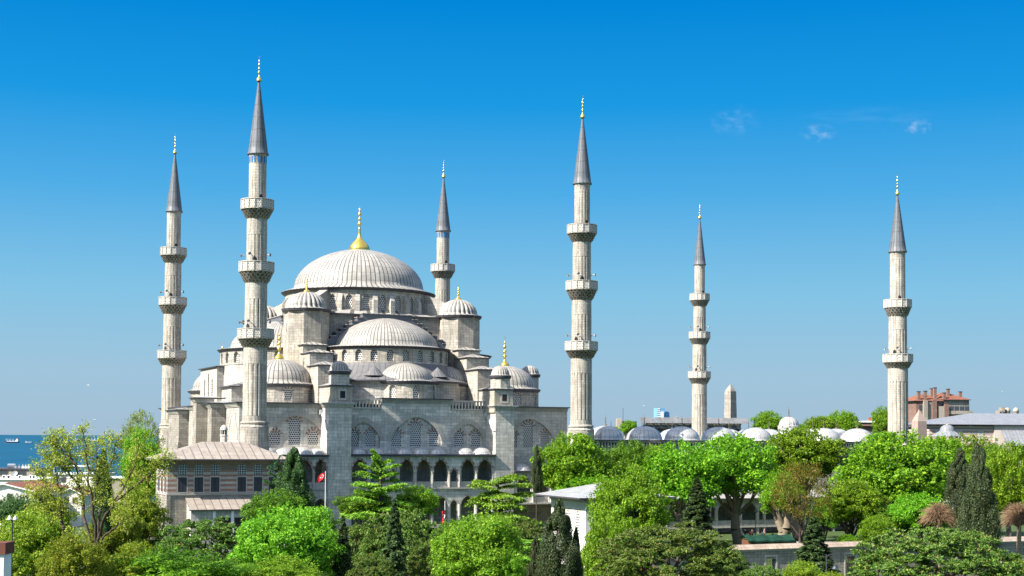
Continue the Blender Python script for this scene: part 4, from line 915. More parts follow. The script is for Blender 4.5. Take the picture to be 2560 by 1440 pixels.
# blue towers, chimney block, mast
t, wd, zt = box_building('office_tower', 'distant pair of light blue glass office towers above the steel canopy', 'building', 1642, 1677, 1020, 1900.0, 20, 0.2, BLUEW)
w = MB(); w.box(0, wd * 0.62, 0, 14, -3, zt, 0); w.box(wd * 0.64, wd, 3, 14, -3, zt - 4.5, 0); w.box(wd * 0.3, wd * 0.5, -1, -0.003, -3, zt - 4.8, 1)
for i in range(6): w.box(0.5, wd * 0.25, -0.4, -0.003, zt - 1.8 - i * 2.6, zt - 0.6 - i * 2.6, 1)
w.build('wall', [BLUEW, WHITEP], t)
t, wd, zt = box_building('stone_hut', 'small brown hut with a dark cage seen above the leftmost courtyard domes', 'building', 1543, 1592, 1051, 400.0, 6, 0.0, CONC)
w = MB(); w.box(0, 1.3, 0, 5, -3, zt + 0.3, 0); w.box(0.1, 1.2, 0.1, 4.8, zt + 0.303, zt + 0.6, 0); w.box(1.31, wd, 0.4, 5, -3, zt - 0.2, 1); w.build('wall', [CONC, flat('dark_cage', (0.05, 0.05, 0.055), 0.8)], t)
P = atY(1557.5, 1052, 398.0); m = MB(); m.tube((0, 0, 0), (0, 0, zat(1020, 398.0, 1557)), 0.11, 0.06, 6); o = m.build('mast', EDGE, None, (P.x, P.y, 0)); tag(o, 'thin dark mast on the skyline right of the mosque', 'mast')

# ------------------------------------------------------------------ town on the left below the sea
def house(name, label, px0, px1, yeave, yapex, Y, depth, zb, wall, roofm, wins=(), group=None, gable=True):
    A, Bq = atY(px0, yeave, Y), atY(px1, yeave, Y); wd = Bq.x - A.x; ze = A.z - zb; za = zat(yapex, Y, (px0 + px1) / 2) - zb
    t = thing(name, label, 'house', (A.x, A.y, zb), 0.0, group)
    w = MB(); w.box(0, wd, 0, depth, -3, ze, 0)
    if gable: w.face([(0, 0, ze), (wd, 0, ze), (wd / 2, 0, za)], 0); w.face([(0, depth, ze), (wd, depth, ze), (wd / 2, depth, za)], 0)
    wo = w.build('wall', [wall], t); r = MB(); e = 0.7
    if gable:
        sl = (za - ze) / (wd / 2)
        for sgn in (0, 1):
            x0, x1 = (-e, wd / 2) if sgn == 0 else (wd + e, wd / 2); zl = ze - e * sl
            for dz, mi in ((0.02, 1), (0.3, 0)): r.face([(x0, -e, zl + dz), (x0, depth + e, zl + dz), (x1, depth + e, za + dz), (x1, -e, za + dz)], mi)
            r.face([(x0, -e, zl + 0.02), (x1, -e, za + 0.02), (x1, -e, za + 0.3), (x0, -e, zl + 0.3)], 1)
    else: r.box(-0.4, wd + 0.4, -0.4, depth + 0.4, ze + 0.002, ze + 0.25, 0)
    r.build('roof', [roofm, WHITEP], t)
    for (x, z, ww, hh) in wins:
        g = MB(); g.box(wd * x - ww / 2 - 0.15, wd * x + ww / 2 + 0.15, -0.05, 0.02, ze + z - 0.15, ze + z + hh + 0.15, 1); g.box(wd * x - ww / 2, wd * x + ww / 2, -0.07, 0.03, ze + z, ze + z + hh, 0); g.build('window', [GLASS, BRICK], wo)
    return t, wd, ze, depth
GH = 'houses between the trees and the sea'
house('gable_house', 'white gabled house with red tiled roof and one brown framed window at left', -62, 82, 1228, 1211, 330.0, 26, -10, PLAST, ROOFRED, [(0.6, -1.9, 1.0, 1.3), (0.36, -2.0, 0.9, 1.2), (0.6, -5.2, 1.0, 1.3), (0.82, -2.6, 1.0, 1.3)], GH)
t, wd, ze, dp = house('terrace_house', 'flat roofed house crowded with white tank, air conditioners and pipes', -40, 92, 1199, 1199, 372.0, 20, -10, PLAST, WHITEP, [(0.5, -2, 1.2, 1.3), (0.7, -2, 1.2, 1.3)], GH, False)
for i, (x, y) in enumerate(((0.32, 1), (0.40, 1.5), (0.62, 1), (0.80, 2), (0.88, 1.2))):
    u = MB(); X = wd * x; u.box(X, X + 0.95, y, y + 0.45, ze + 0.25, ze + 1.2, 0); u.revolve([(0.02, 0), (0.32, 0)], 12, 0, 0, mi=1); 
    nv = 13 * 2
    for q in range(len(u.v) - 24, len(u.v)): a_, b2, c_ = u.v[q]; u.v[q] = (X + 0.42 + a_, y - 0.01, ze + 0.72 + b2)
    u.build('air_conditioner', [WHITEP, DARK], t)
t, wd, ze, dp = house('cluttered_roof_house', 'dark flat roofed block with a white rounded water tank against the sea', -60, 90, 1173, 1173, 420.0, 16, -12, CONC, EDGE, [(0.45, -1.6, 3, 1.1), (0.75, -1.6, 3, 1.1)], GH, False)
k = MB(); k.tube((wd * 0.455, 4, ze + 0.9), (wd * 0.575, 4, ze + 0.9), 0.75, 0.75, 12, 0, True, True); k.build('water_tank', WHITEP, t)
for x in (0.6, 0.66, 0.72, 0.77, 0.82):
    k = MB(); k.tube((wd * x, 3, ze), (wd * x, 3, ze + 1.6), 0.06, 0.06, 5); k.box(wd * x - 0.25, wd * x + 0.35, 2.8, 3.2, ze + 0.3, ze + 1.0); k.build('roof_vent', WHITEP if x > 0.7 else GREY, t)
k = MB(); k.revolve([(0.02, 0), (0.5, 0.08), (0.9, 0.3)], 14); kk = k.build('satellite_dish', GREY, t, (wd * 0.66, -0.5, ze - 1.3)); kk.rotation_euler = (radians(60), 0, 0)
t, wd, ze, dp = house('pergola_house', 'house with a white roof canopy on thin posts standing out against the sea', 120, 250, 1186, 1186, 400.0, 14, -12, PLAST, WHITEP, [(0.3, -2, 1.3, 1.3), (0.6, -2, 1.3, 1.3)], GH, False)
k = MB(); zc = zat(1164, 400.0, 170) + 12; k.box(wd * 0.1, wd * 0.72, 0, 6, zc - 0.35, zc)
for x in (0.11, 0.4, 0.71): k.tube((wd * x, 0.2, ze), (wd * x, 0.2, zc - 0.3), 0.08); k.tube((wd * x, 5.8, ze), (wd * x, 5.8, zc - 0.3), 0.08)
k.build('canopy', WHITEP, t)
house('red_roof_house', 'small pale house with a low red roof seen through the bare branched tree', 150, 204, 1236, 1222, 345.0, 14, -11, PLAST, ROOFRED, [(0.3, -2, 1, 1.2), (0.7, -2, 1, 1.2)], GH)
house('cream_house', 'cream flat roofed house glimpsed right of the tall ivy covered trunk', 250, 330, 1196, 1196, 380.0, 14, -11, CONC, WHITEP, [(0.3, -2, 1, 1.2), (0.7, -2, 1, 1.2)], GH, False)
P = atY(10, 1357, 52.0); k = MB(); k.box(-2.2, 0, 0, 0.8, -15, -0.6, 0); k.box(-2.2, -0.0, -0.05, -0.003, -15, -0.6, 1); k2 = MB()
t = thing('chimney_stack', 'white rendered chimney stack with a dark red cap at the lower left edge', 'chimney', (P.x, P.y, P.z)); k = MB(); k.box(-2.2, 0, 0, 0.8, -17, -0.42, 0); k.build('stack', WHITEP, t); k = MB(); k.box(-2.3, 0.08, -0.08, 0.88, -0.418, 0.0); k.build('cap', flat('dark_red_tile', (0.13, 0.045, 0.03), 0.8), t)

# ------------------------------------------------------------------ ships
SEAZ = -30.0
def ship(px, y, Lpx, label, hull, name='cargo_ship', rz=0.1, big=True):
    hor = 1095.05 - 0.0068 * (1280 - px); Y = (CZ - SEAZ) * F / (y - hor); P = atY(px, y, Y); L = Lpx * Y / F
    t = thing(name, label, 'ship', (P.x, P.y, SEAZ), rz, 'ships anchored on the sea'); h = MB(); hw = L * 0.075; D = L * 0.09
    sec = [(-0.5, 0.75, 1.0), (-0.42, 1.0, 0.95), (0.3, 1.0, 0.95), (0.42, 0.6, 1.15), (0.5, 0.03, 1.35)]
    for i in range(len(sec) - 1):
        (x0, w0, d0), (x1, w1, d1) = sec[i], sec[i + 1]; x0 *= L; x1 *= L
        for s in (-1, 1):
            h.face([(x0 * 0.97, s * hw * w0 * 0.7, 0), (x1 * 0.95, s * hw * w1 * 0.7, 0), (x1 * 0.98, s * hw * w1, D * 0.4), (x0, s * hw * w0, D * 0.4)], 1)
            h.face([(x0, s * hw * w0, D * 0.4), (x1 * 0.98, s * hw * w1, D * 0.4), (x1, s * hw * w1, D * d1), (x0, s * hw * w0, D * d0)], 0)
        h.face([(x0, -hw * w0, D * d0), (x1, -hw * w1, D * d1), (x1, hw * w1, D * d1), (x0, hw * w0, D * d0)], 0)
    h.face([(-0.485 * L, -hw * 0.53, 0), (-0.485 * L, hw * 0.53, 0), (-0.5 * L, hw * 0.75, D), (-0.5 * L, -hw * 0.75, D)], 0); h.build('hull', [hull, flat('red_boot_topping', (0.34, 0.10, 0.08), 0.6)], t)
    s = MB(); s.box(-0.42 * L, -0.26 * L, -hw * 0.8, hw * 0.8, D * 0.9, D * 2.1); s.box(-0.40 * L, -0.30 * L, -hw * 0.7, hw * 0.7, D * 2.102, D * 3.0); s.box(-0.24 * L, 0.3 * L, -hw * 0.6, hw * 0.6, D * 0.96, D * 1.35); s.build('superstructure', WHITEP, t)
    q = MB(); q.box(-0.38 * L, -0.34 * L, -hw * 0.3, hw * 0.3, D * 3.002, D * 3.7); q.build('funnel', flat('ship_funnel_red', (0.4, 0.1, 0.08), 0.6), t)
    c = MB()
    for x in (-0.1, 0.1, 0.3): c.tube((x * L, 0, D), (x * L, 0, D * 3.2), D * 0.14, D * 0.1, 6); c.tube((x * L, 0, D * 1.6), (x * L + L * 0.1, 0, D * 2.7), D * 0.08, D * 0.06, 5)
    c.build('deck_crane', WHITEP, t)
NAVY = flat('navy_hull', (0.03, 0.05, 0.10), 0.5); GRYH = flat('grey_hull', (0.22, 0.25, 0.28), 0.5); MAR = flat('maroon_hull', (0.2, 0.07, 0.07), 0.5)
ship(29, 1107, 37, 'largest ship, navy and white freighter at the far left of the sea', NAVY, rz=pi + 0.1); ship(72, 1108, 19, 'small grey ship just right of the large freighter', GRYH, rz=0.3)
ship(190, 1102, 20, 'red and blue ship on the horizon half hidden by thin branches', MAR, rz=0.2); ship(233, 1104, 34, 'white and navy ship beyond the thin branches, second from the right', NAVY, rz=0.15); ship(297, 1100, 24, 'maroon ship on the horizon, last before the green tree', MAR, rz=-0.2)
# ------------------------------------------------------------------ foliage
rng = np.random.default_rng(11)
def leafmat(name, stops, trans=0.45, rough=0.5):
    m = bpy.data.materials.new(name); m.use_nodes = True; k = NT(m); nt_ = m.node_tree
    at = k.n('ShaderNodeAttribute'); at.attribute_name = 'rnd'
    oi = k.n('ShaderNodeObjectInfo')
    c = k.ramp(at.outputs['Fac'], stops)
    hs = k.n('ShaderNodeHueSaturation'); k.l(c, hs.inputs['Color'])
    k.l(k.math('ADD', k.math('MULTIPLY', oi.outputs['Random'], 0.035), 0.478), hs.inputs['Hue']); k.l(k.math('ADD', k.math('MULTIPLY', oi.outputs['Random'], 0.42), 0.92), hs.inputs['Value'])
    k.b.inputs['Roughness'].default_value = rough; k.b.inputs['Specular IOR Level'].default_value = 0.25
    k.l(hs.outputs[0], k.b.inputs['Base Color'])
    tr = k.n('ShaderNodeBsdfTranslucent'); k.l(hs.outputs[0], tr.inputs['Color'])
    mx = k.n('ShaderNodeMixShader'); mx.inputs[0].default_value = trans; k.l(k.b.outputs[0], mx.inputs[1]); k.l(tr.outputs[0], mx.inputs[2])
    k.l(mx.outputs[0], nt_.nodes['Material Output'].inputs[0]); return m
LM = dict(
    plane=leafmat('plane_tree_leaves', [(0.0, (0.045, 0.14, 0.006)), (0.5, (0.125, 0.29, 0.010)), (0.85, (0.20, 0.38, 0.015)), (1.0, (0.32, 0.46, 0.03))]),
    vivid=leafmat('fresh_maple_leaves', [(0.0, (0.055, 0.18, 0.008)), (0.5, (0.13, 0.33, 0.014)), (1.0, (0.28, 0.48, 0.035))]),
    deep=leafmat('acacia_leaves', [(0.0, (0.03, 0.11, 0.008)), (0.5, (0.075, 0.21, 0.011)), (1.0, (0.16, 0.32, 0.02))]),
    olive=leafmat('olive_yellow_leaves', [(0.0, (0.055, 0.125, 0.008)), (0.5, (0.15, 0.25, 0.012)), (0.85, (0.27, 0.33, 0.02)), (1.0, (0.42, 0.40, 0.05))]),
    grey=leafmat('grey_green_leaves', [(0.0, (0.03, 0.10, 0.022)), (0.6, (0.07, 0.17, 0.045)), (1.0, (0.16, 0.26, 0.09))]),
    rust=leafmat('rusty_new_leaves', [(0.0, (0.05, 0.08, 0.008)), (0.45, (0.11, 0.14, 0.012)), (0.75, (0.17, 0.14, 0.014)), (1.0, (0.30, 0.16, 0.03))]),
    pine=leafmat('pine_needles', [(0.0, (0.025, 0.07, 0.010)), (0.5, (0.075, 0.155, 0.018)), (0.85, (0.13, 0.23, 0.028)), (1.0, (0.22, 0.25, 0.06))], 0.15),
    candle=leafmat('pine_candles', [(0.0, (0.26, 0.20, 0.06)), (1.0, (0.46, 0.30, 0.12))], 0.15),
    spring=leafmat('spring_leaves', [(0.0, (0.14, 0.22, 0.015)), (0.5, (0.28, 0.36, 0.03)), (1.0, (0.50, 0.52, 0.10))], 0.5),
    cypress=leafmat('cypress_scales', [(0.0, (0.014, 0.026, 0.010)), (0.6, (0.035, 0.055, 0.018)), (1.0, (0.085, 0.085, 0.03))], 0.1),
    cedar=leafmat('cedar_needles', [(0.0, (0.04, 0.12, 0.010)), (0.5, (0.11, 0.26, 0.014)), (1.0, (0.25, 0.40, 0.03))], 0.2),
    dark=leafmat('dark_conifer_needles', [(0.0, (0.012, 0.045, 0.012)), (0.6, (0.03, 0.09, 0.02)), (1.0, (0.09, 0.18, 0.04))], 0.15),
    spruce=leafmat('spruce_needles', [(0.0, (0.014, 0.032, 0.012)), (0.6, (0.04, 0.075, 0.022)), (1.0, (0.11, 0.15, 0.04))], 0.15))
def unit(a): return a / np.maximum(1e-9, np.linalg.norm(a, axis=1, keepdims=True))
def leaves_mesh(name, pos, nrm, tan, ln, wd, mi=None, nm=1, zdiv=1.0):
    """one small diamond leaf per point: pos, face normal, long axis, half length, half width"""
    n = len(pos); nrm = unit(nrm); tan = unit(tan - nrm * (tan * nrm).sum(1, keepdims=True)); bi = np.cross(nrm, tan)
    ln = np.broadcast_to(ln, n)[:, None]; wd = np.broadcast_to(wd, n)[:, None]
    V = np.stack([pos - tan * ln, pos + bi * wd, pos + tan * ln, pos - bi * wd], 1).reshape(-1, 3).astype(np.float32)
    V[:, 2] /= zdiv
    me = bpy.data.meshes.new(name); me.vertices.add(4 * n); me.vertices.foreach_set('co', V.ravel())
    me.loops.add(4 * n); me.loops.foreach_set('vertex_index', np.arange(4 * n, dtype=np.int32)); me.polygons.add(n)
    me.polygons.foreach_set('loop_start', np.arange(0, 4 * n, 4, dtype=np.int32)); me.polygons.foreach_set('loop_total', np.full(n, 4, np.int32))
    at = me.attributes.new('rnd', 'FLOAT', 'FACE'); at.data.foreach_set('value', rng.random(n).astype(np.float32))
    for i in range(nm): me.materials.append(None)
    if mi is not None: me.polygons.foreach_set('material_index', mi.astype(np.int32))
    me.update(calc_edges=True); return me
def sph(n): return unit(rng.normal(size=(n, 3)))
def crown_broad(n=40000, clumps=130, cr=(0.12, 0.27), leaf=0.027, flat_=0.85, low=-0.75, asp=0.62, up=0.35):
    c = sph(clumps * 3); c = c[c[:, 2] > low][:clumps]; lob = np.ones(len(c))
    for _ in range(7): lob += 0.085 * np.cos(c @ (rng.normal(size=3) * 3.2) + rng.random() * 6.28)
    rad = (0.30 + 0.58 * rng.random(len(c)) ** 0.5) * lob
    ctr = c * rad[:, None] * np.array([1, 1, flat_]); ctr *= (0.92 + 0.16 * rng.random((len(c), 1)))
    R = cr[0] + (cr[1] - cr[0]) * rng.random(len(c)); w = R ** 2; idx = rng.choice(len(c), n, p=w / w.sum())
    d = sph(n); d[:, 2] = np.where((d[:, 2] < -0.3) & (rng.random(n) < 0.6), -d[:, 2], d[:, 2])
    pos = ctr[idx] + d * (R[idx] * (0.45 + 0.6 * rng.random(n) ** 0.5))[:, None] * np.array([1, 1, 0.8])
    nrm = d + np.array([0, 0, up]) + rng.normal(size=(n, 3)) * 0.6
    sp, sd = shoots(420, 16, 0.17); pos = np.concatenate([pos, sp]); nrm = np.concatenate([nrm, rng.normal(size=sp.shape) + sd * 0.3]); n = len(pos)
    s = leaf * (0.5 + 1.15 * rng.random(n) ** 2); return leaves_mesh('crown', pos, nrm, rng.normal(size=(n, 3)), s, s * asp)
def shoots(n, per, L, low=-0.2):
    """leafy shoots that stick out of the crown and make its outline ragged"""
    c = sph(n * 3); c = c[c[:, 2] > low][:n]; d = unit(c * 0.8 + np.array([0, 0, 0.9]) + rng.normal(size=(len(c), 3)) * 0.35); base = c * (0.80 + 0.14 * rng.random((len(c), 1)))
    b = np.repeat(base, per, 0); dd = np.repeat(d, per, 0); q = rng.random((len(b), 1)); ln = np.repeat(L * (0.5 + rng.random((len(c), 1))), per, 0)
    return b + dd * q * ln + rng.normal(size=b.shape) * 0.014, dd
def crown_hang(n=46000):
    clumps = 190; c = sph(clumps * 2); c = c[c[:, 2] > -0.7][:clumps]; rad = 0.45 + 0.45 * rng.random(len(c)) ** 0.5; ctr = c * rad[:, None] * np.array([1, 1, .9])
    idx = rng.integers(0, len(c), n); d = sph(n); pos = ctr[idx] + d * (0.12 * (0.4 + 0.7 * rng.random(n)))[:, None] * np.array([1, 1, 1.7])
    nrm = d + rng.normal(size=(n, 3)) * 0.4; s = 0.020 * (0.6 + 0.8 * rng.random(n)); return leaves_mesh('crown', pos, nrm, rng.normal(size=(n, 3)) + [0, 0, -0.8], s, s * 0.6)
def crown_pine(n=90000):
    clumps = 330; c = sph(clumps * 3); c = c[c[:, 2] > -0.55][:clumps]; rad = 0.35 + 0.58 * rng.random(len(c)) ** 0.45; ctr = c * rad[:, None] * np.array([1, 1, 0.85]) * (0.94 + 0.12 * rng.random((len(c), 1)))
    tufts = 14; t0 = np.repeat(ctr, tufts, 0); dd = sph(len(t0)); dd[:, 2] = np.abs(dd[:, 2]) * 0.9 + 0.05; tp = t0 + dd * (0.10 * rng.random((len(t0), 1)) ** 0.4)
    idx = rng.integers(0, len(tp), n); ax = unit(unit(tp[idx]) * 0.5 + np.array([0, 0, 0.7]) + rng.normal(size=(n, 3)) * 0.55)
    s = 0.024 * (0.7 + 0.6 * rng.random(n)); pos = tp[idx] + ax * s[:, None]
    nc = 2000; ci = rng.integers(0, len(tp), nc); cax = unit(np.array([0, 0, 1.0]) + rng.normal(size=(nc, 3)) * 0.2); up = tp[ci][:, 2] > -0.2; ci, cax = ci[up], cax[up]; cp = tp[ci] + cax * 0.035
    P = np.concatenate([pos, cp]); T = np.concatenate([ax, cax]); mi = np.concatenate([np.zeros(len(pos)), np.ones(len(cp))])
    return leaves_mesh('crown', P, rng.normal(size=(len(P), 3)) + unit(P) * 0.6, T, np.concatenate([s, np.full(len(cp), 0.026)]), np.concatenate([s * 0.22, np.full(len(cp), 0.005)]), mi, 2)
def crown_column(n=80000, prof=lambda t: np.sin(np.pi * (0.06 + 0.94 * t) ** 0.62) ** 0.6, leaf=0.036, k=5.5, clumps=150, up=0.7):
    """unit: z 0..1 tall, radius 1 at the widest; worked out at its real proportion k and then flattened to the unit"""
    t = rng.random(clumps) ** 0.9; a = rng.random(clumps) * 2 * np.pi; r = prof(t) * (0.45 + 0.62 * rng.random(clumps) ** 0.8)
    ctr = np.stack([r * np.cos(a), r * np.sin(a), t * k * 0.97], 1); idx = rng.integers(0, clumps, n); d = sph(n); q = np.maximum(0.3, prof(t[idx]))
    pos = ctr[idx] + d * np.stack([0.30 * q, 0.30 * q, 0.62 * q], 1) * (0.4 + 0.7 * rng.random((n, 1)) ** 0.6) * (0.7 + 0.6 * rng.random((clumps, 1)))[idx]
    pos[:, 2] = np.maximum(pos[:, 2], 0)
    nrm = d * [1, 1, 0.6] + rng.normal(size=(n, 3)) * 0.45; s = leaf * (0.6 + 0.8 * rng.random(n))
    T = rng.normal(size=(n, 3)) * 0.6 + np.array([0, 0, up]) + d * [0.4, 0.4, 0]
    return leaves_mesh('crown', pos, nrm, T, s * 1.25, s * 0.5, zdiv=k)
def crown_tiers(n=45000, kind='cedar', k=1.3):
    """conifers with separate boughs; unit: z 0..1, radius 1 (real proportion k)"""
    P, N, T, S = [], [], [], []
    nb = {'cedar': 26, 'open': 30, 'spruce': 120}[kind]
    for i in range(nb):
        a = i * 2.4 + rng.normal() * 0.35
        if kind == 'cedar': t = 0.30 + 0.66 * (i + 0.5 * rng.random()) / nb; Lb = (1.0 - 0.55 * max(0, t - 0.3) ** 1.1) * (0.6 + 0.42 * rng.random()); rise, droop, wf = 0.16 * rng.random() + 0.05, 0.14, 0.36
        elif kind == 'open': t = 0.08 + 0.88 * (i + 0.5 * rng.random()) / nb; Lb = (1.02 - 0.85 * t) * (0.55 + 0.5 * rng.random()) + 0.06; rise, droop, wf = 0.22 * rng.random() + 0.05, 0.18, 0.20
        else: t = 0.03 + 0.96 * i / nb; Lb = ((1.0 - t) ** 0.85 * (0.75 + 0.3 * rng.random()) + 0.03); rise, droop, wf = 0.05, 0.35, 0.20
        m = int(n / nb * (0.35 + Lb)); q = rng.random(m) ** 0.75
        shoots = rng.normal(size=14) ; sh = rng.integers(0, 14, m)
        off = (shoots[sh] * 0.8 + rng.normal(size=m) * 0.22) * wf * Lb * (0.25 + 0.75 * np.sin(np.pi * np.clip(q, 0, 1) * 0.8)); r = q * Lb
        x = r * np.cos(a) - off * np.sin(a); y = r * np.sin(a) + off * np.cos(a)
        z = t * k + rise * q - droop * Lb * q ** 2.2 - np.abs(off) * (0.12 if kind == 'cedar' else 0.25) - rng.random(m) ** 2.5 * (0.05 if kind == 'cedar' else 0.09 if kind == 'open' else 0.22) * (0.3 + q * Lb)
        P.append(np.stack([x, y, z], 1)); N.append(np.stack([np.full(m, np.cos(a)) * 0.3, np.full(m, np.sin(a)) * 0.3, np.full(m, 0.9)], 1) + rng.normal(size=(m, 3)) * 0.5)
        T.append(np.stack([np.full(m, np.cos(a)), np.full(m, np.sin(a)), np.full(m, -0.35)], 1) + rng.normal(size=(m, 3)) * 0.6); S.append(np.full(m, 0.019 if kind != 'spruce' else 0.045) * (0.6 + 0.8 * rng.random(m)))
    P, N, T, S = map(np.concatenate, (P, N, T, S)); return leaves_mesh('crown', P, N, T, S * 1.35, S * 0.42, zdiv=k)
PROTO = dict(broad=[crown_broad(), crown_broad(50000, 170, (0.10, 0.24)), crown_broad(46000, 105, (0.14, 0.30), 0.028), crown_broad(48000, 150, (0.11, 0.25), 0.027, 0.8)],
             fine=[crown_broad(70000, 210, (0.09, 0.22), 0.021, 1.0, -0.9), crown_broad(70000, 170, (0.10, 0.24), 0.021, 0.95, -0.85), crown_broad(70000, 240, (0.08, 0.21), 0.021, 1.0, -0.9)],
             hang=[crown_hang(), crown_hang()], pine=[crown_pine(), crown_pine(95000)], column=[crown_column(), crown_column()],
             cone=[crown_column(110000, lambda t: np.clip(1.03 - t, 0, 1) ** 0.7 * np.clip(t * 9 + 0.3, 0, 1), 0.024, 3.2, 170, 0.1)],
             cedar=[crown_tiers(34000), crown_tiers(32000)], open=[crown_tiers(21000, 'open', 1.5), crown_tiers(20000, 'open', 1.5)], spruce=[crown_tiers(50000, 'spruce', 4.5), crown_tiers(46000, 'spruce', 4.0)], thin=[crown_broad(9000, 70, (0.10, 0.2), 0.018, 1.1, -0.6), crown_broad(12000, 80, (0.10, 0.2), 0.020, 1.1, -0.7)])
FROM0 = ('column', 'cone', 'cedar', 'spruce', 'open')
def trunk_mesh(h, r, cw, ch, kind, seed):
    """tapered trunk with limbs; h = height of the crown's foot, cw crown radius, ch crown half height"""
    R = random.Random(seed); mb = MB(); top = h + ch * (1.1 if kind not in FROM0 else 1.85); pts = [Vector((0, 0, -2.5))]
    n = 6
    for i in range(1, n + 1): pts.append(Vector((R.uniform(-1, 1) * r * 0.6, R.uniform(-1, 1) * r * 0.6, -2.5 + (top + 2.5) * i / n)))
    if kind in FROM0: pts = [Vector((0, 0, p.z)) for p in pts]
    for i in range(n): mb.tube(pts[i], pts[i + 1], r * (1.15 - 0.95 * i / n), r * (1.15 - 0.95 * (i + 1) / n), 8)
    if kind not in FROM0:
        for i in range(9):
            a = i * 2.4 + R.uniform(-.4, .4); t = R.uniform(0.42, 0.85); b = Vector((0, 0, -2.5 + (top + 2.5) * t)); e = Vector((cos(a) * cw * 0.62, sin(a) * cw * 0.62, h + ch * R.uniform(0.5, 1.5)))
            m = b.lerp(e, 0.5) + Vector((0, 0, -0.1 * cw)); mb.tube(b, m, r * 0.42, r * 0.28, 6); mb.tube(m, e, r * 0.28, r * 0.08, 5)
            for s in (-1, 1): e2 = m.lerp(e, 0.5) + Vector((-sin(a) * s, cos(a) * s, 0.5)) * cw * 0.25; mb.tube(m, e2, r * 0.18, r * 0.05, 5)
    return mb
CNT = [0]
def tree(kind, lm, px, top, bot, w, Y, label, name='tree', group=None, bark=None, cat='tree', trunk_r=None, x_off=0.0):
    """px: column of the crown centre, top and bottom rows and width w of the crown in the photo, at distance Y"""
    CNT[0] += 1; T, Bt = atY(px, top, Y), atY(px, bot, Y); rad = w * Y / F / 2; H = T.z - Bt.z
    gx = ground_z(T.x, Y); t = thing(name, label, cat, (T.x + x_off, Y, gx), random.uniform(0, 6.28), group)
    me = PROTO[kind][CNT[0] % len(PROTO[kind])]; c = bpy.data.objects.new('crown', me); COL.objects.link(c); c.parent = t
    for i, mname in enumerate([lm] + (['candle'] if kind == 'pine' else [])):
        c.material_slots[i].link = 'OBJECT'; c.material_slots[i].material = LM[mname]
    if kind in FROM0: c.location = (0, 0, Bt.z - gx); q_ = 1.08 if kind in ('cedar', 'open', 'spruce') else 0.86; c.scale = (rad * q_, rad * q_, H)
    else:
        lowf = {'broad': 0.78, 'fine': 0.95, 'hang': 0.8, 'pine': 0.55, 'thin': 0.8}[kind]; zs = H / (1.0 + lowf) * 0.98; c.location = (0, 0, T.z - zs * 1.04 - gx); c.scale = (rad * 1.03, rad * 1.03, zs)
    h = max(0.6, Bt.z - gx); mb = trunk_mesh(h, trunk_r or max(0.12, rad * 0.085), rad, H / 2, kind, CNT[0]); mb.build('trunk', bark or BARK, t)
    return t
# foreground
G1, G2, G3, G4, G5, G6 = 'bright broadleaf trees', 'umbrella pines', 'cypresses', 'cedars and spruces', 'plane trees before the courtyard', 'olive green trees at left'
tree('fine', 'vivid', 718, 1262, 1490, 262, 116, 'tall lime green maple rising in front of the dark conifer and the striped house', 'maple_tree', G1)
tree('fine', 'vivid', 700, 1388, 1520, 220, 108, 'low lime green maple crown at the bottom edge under the tall maple', 'maple_tree', G1)
tree('fine', 'vivid', 430, 1366, 1530, 330, 104, 'wide lime green maple at the bottom edge, left of centre', 'maple_tree', G1)
tree('fine', 'vivid', 1195, 1282, 1510, 238, 112, 'brightest green maple at the bottom centre, below the flat topped cedar', 'maple_tree', G1)
tree('fine', 'vivid', 1268, 1368, 1500, 96, 110, 'small bright green maple clump tucked against the right of the brightest maple', 'maple_tree', G1)
tree('broad', 'plane', 1520, 1290, 1500, 130, 150, 'green tree squeezed between the big dark cypress and the widest pine', 'broadleaf_tree', G1)
tree('pine', 'pine', 520, 1272, 1450, 268, 126, 'umbrella pine in front of the striped house lean-to', 'pine_tree', G2)
tree('pine', 'pine', 1010, 1246, 1470, 250, 132, 'umbrella pine directly below the mosque gallery, behind the thin spruce', 'pine_tree', G2)
tree('pine', 'pine', 895, 1280, 1480, 190, 134, 'umbrella pine between the lime green maple and the thin spruce', 'pine_tree', G2)
tree('pine', 'pine', 1310, 1278, 1440, 170, 138, 'umbrella pine half hidden behind the big dark cypress', 'pine_tree', G2)
tree('pine', 'pine', 1675, 1282, 1500, 385, 116, 'widest umbrella pine, spreading at the bottom right of centre', 'pine_tree', G2)
tree('pine', 'pine', 2340, 1290, 1500, 430, 114, 'huge dark rounded umbrella pine at the lower right', 'pine_tree', G2)
tree('pine', 'pine', 1905, 1398, 1500, 120, 112, 'small umbrella pine in front of the precinct wall openings', 'pine_tree', G2)
tree('spruce', 'spruce', 986, 1246, 1480, 92, 118, 'thin pointed spruce standing before the umbrella pine below the gallery', 'spruce_tree', G4)
tree('spruce', 'spruce', 858, 1288, 1500, 82, 117, 'thin spruce just right of the lime green maple', 'spruce_tree', G4)
tree('column', 'cypress', 1398, 1250, 1500, 108, 120, 'big blackish cypress with ragged top beside the white mausoleum', 'cypress_tree', G3)
tree('column', 'cypress', 1340, 1330, 1500, 40, 124, 'short dark cypress spur hugging the big blackish cypress', 'cypress_tree', G3)
tree('cone', 'cypress', 1440, 1320, 1480, 46, 121, 'short dark cypress in front of the white mausoleum wall', 'cypress_tree', G3)
tree('cedar', 'cedar', 1246, 1188, 1420, 250, 160, 'flat topped spreading cedar with layered boughs before the gallery', 'cedar_tree', G4)
tree('open', 'cedar', 952, 1140, 1340, 300, 168, 'tall open cedar with long drooping boughs across the arcade', 'cedar_tree', G4)
tree('cone', 'dark', 735, 1122, 1320, 135, 182, 'dark green conifer overlapping the right end of the striped house', 'conifer_tree', G4)
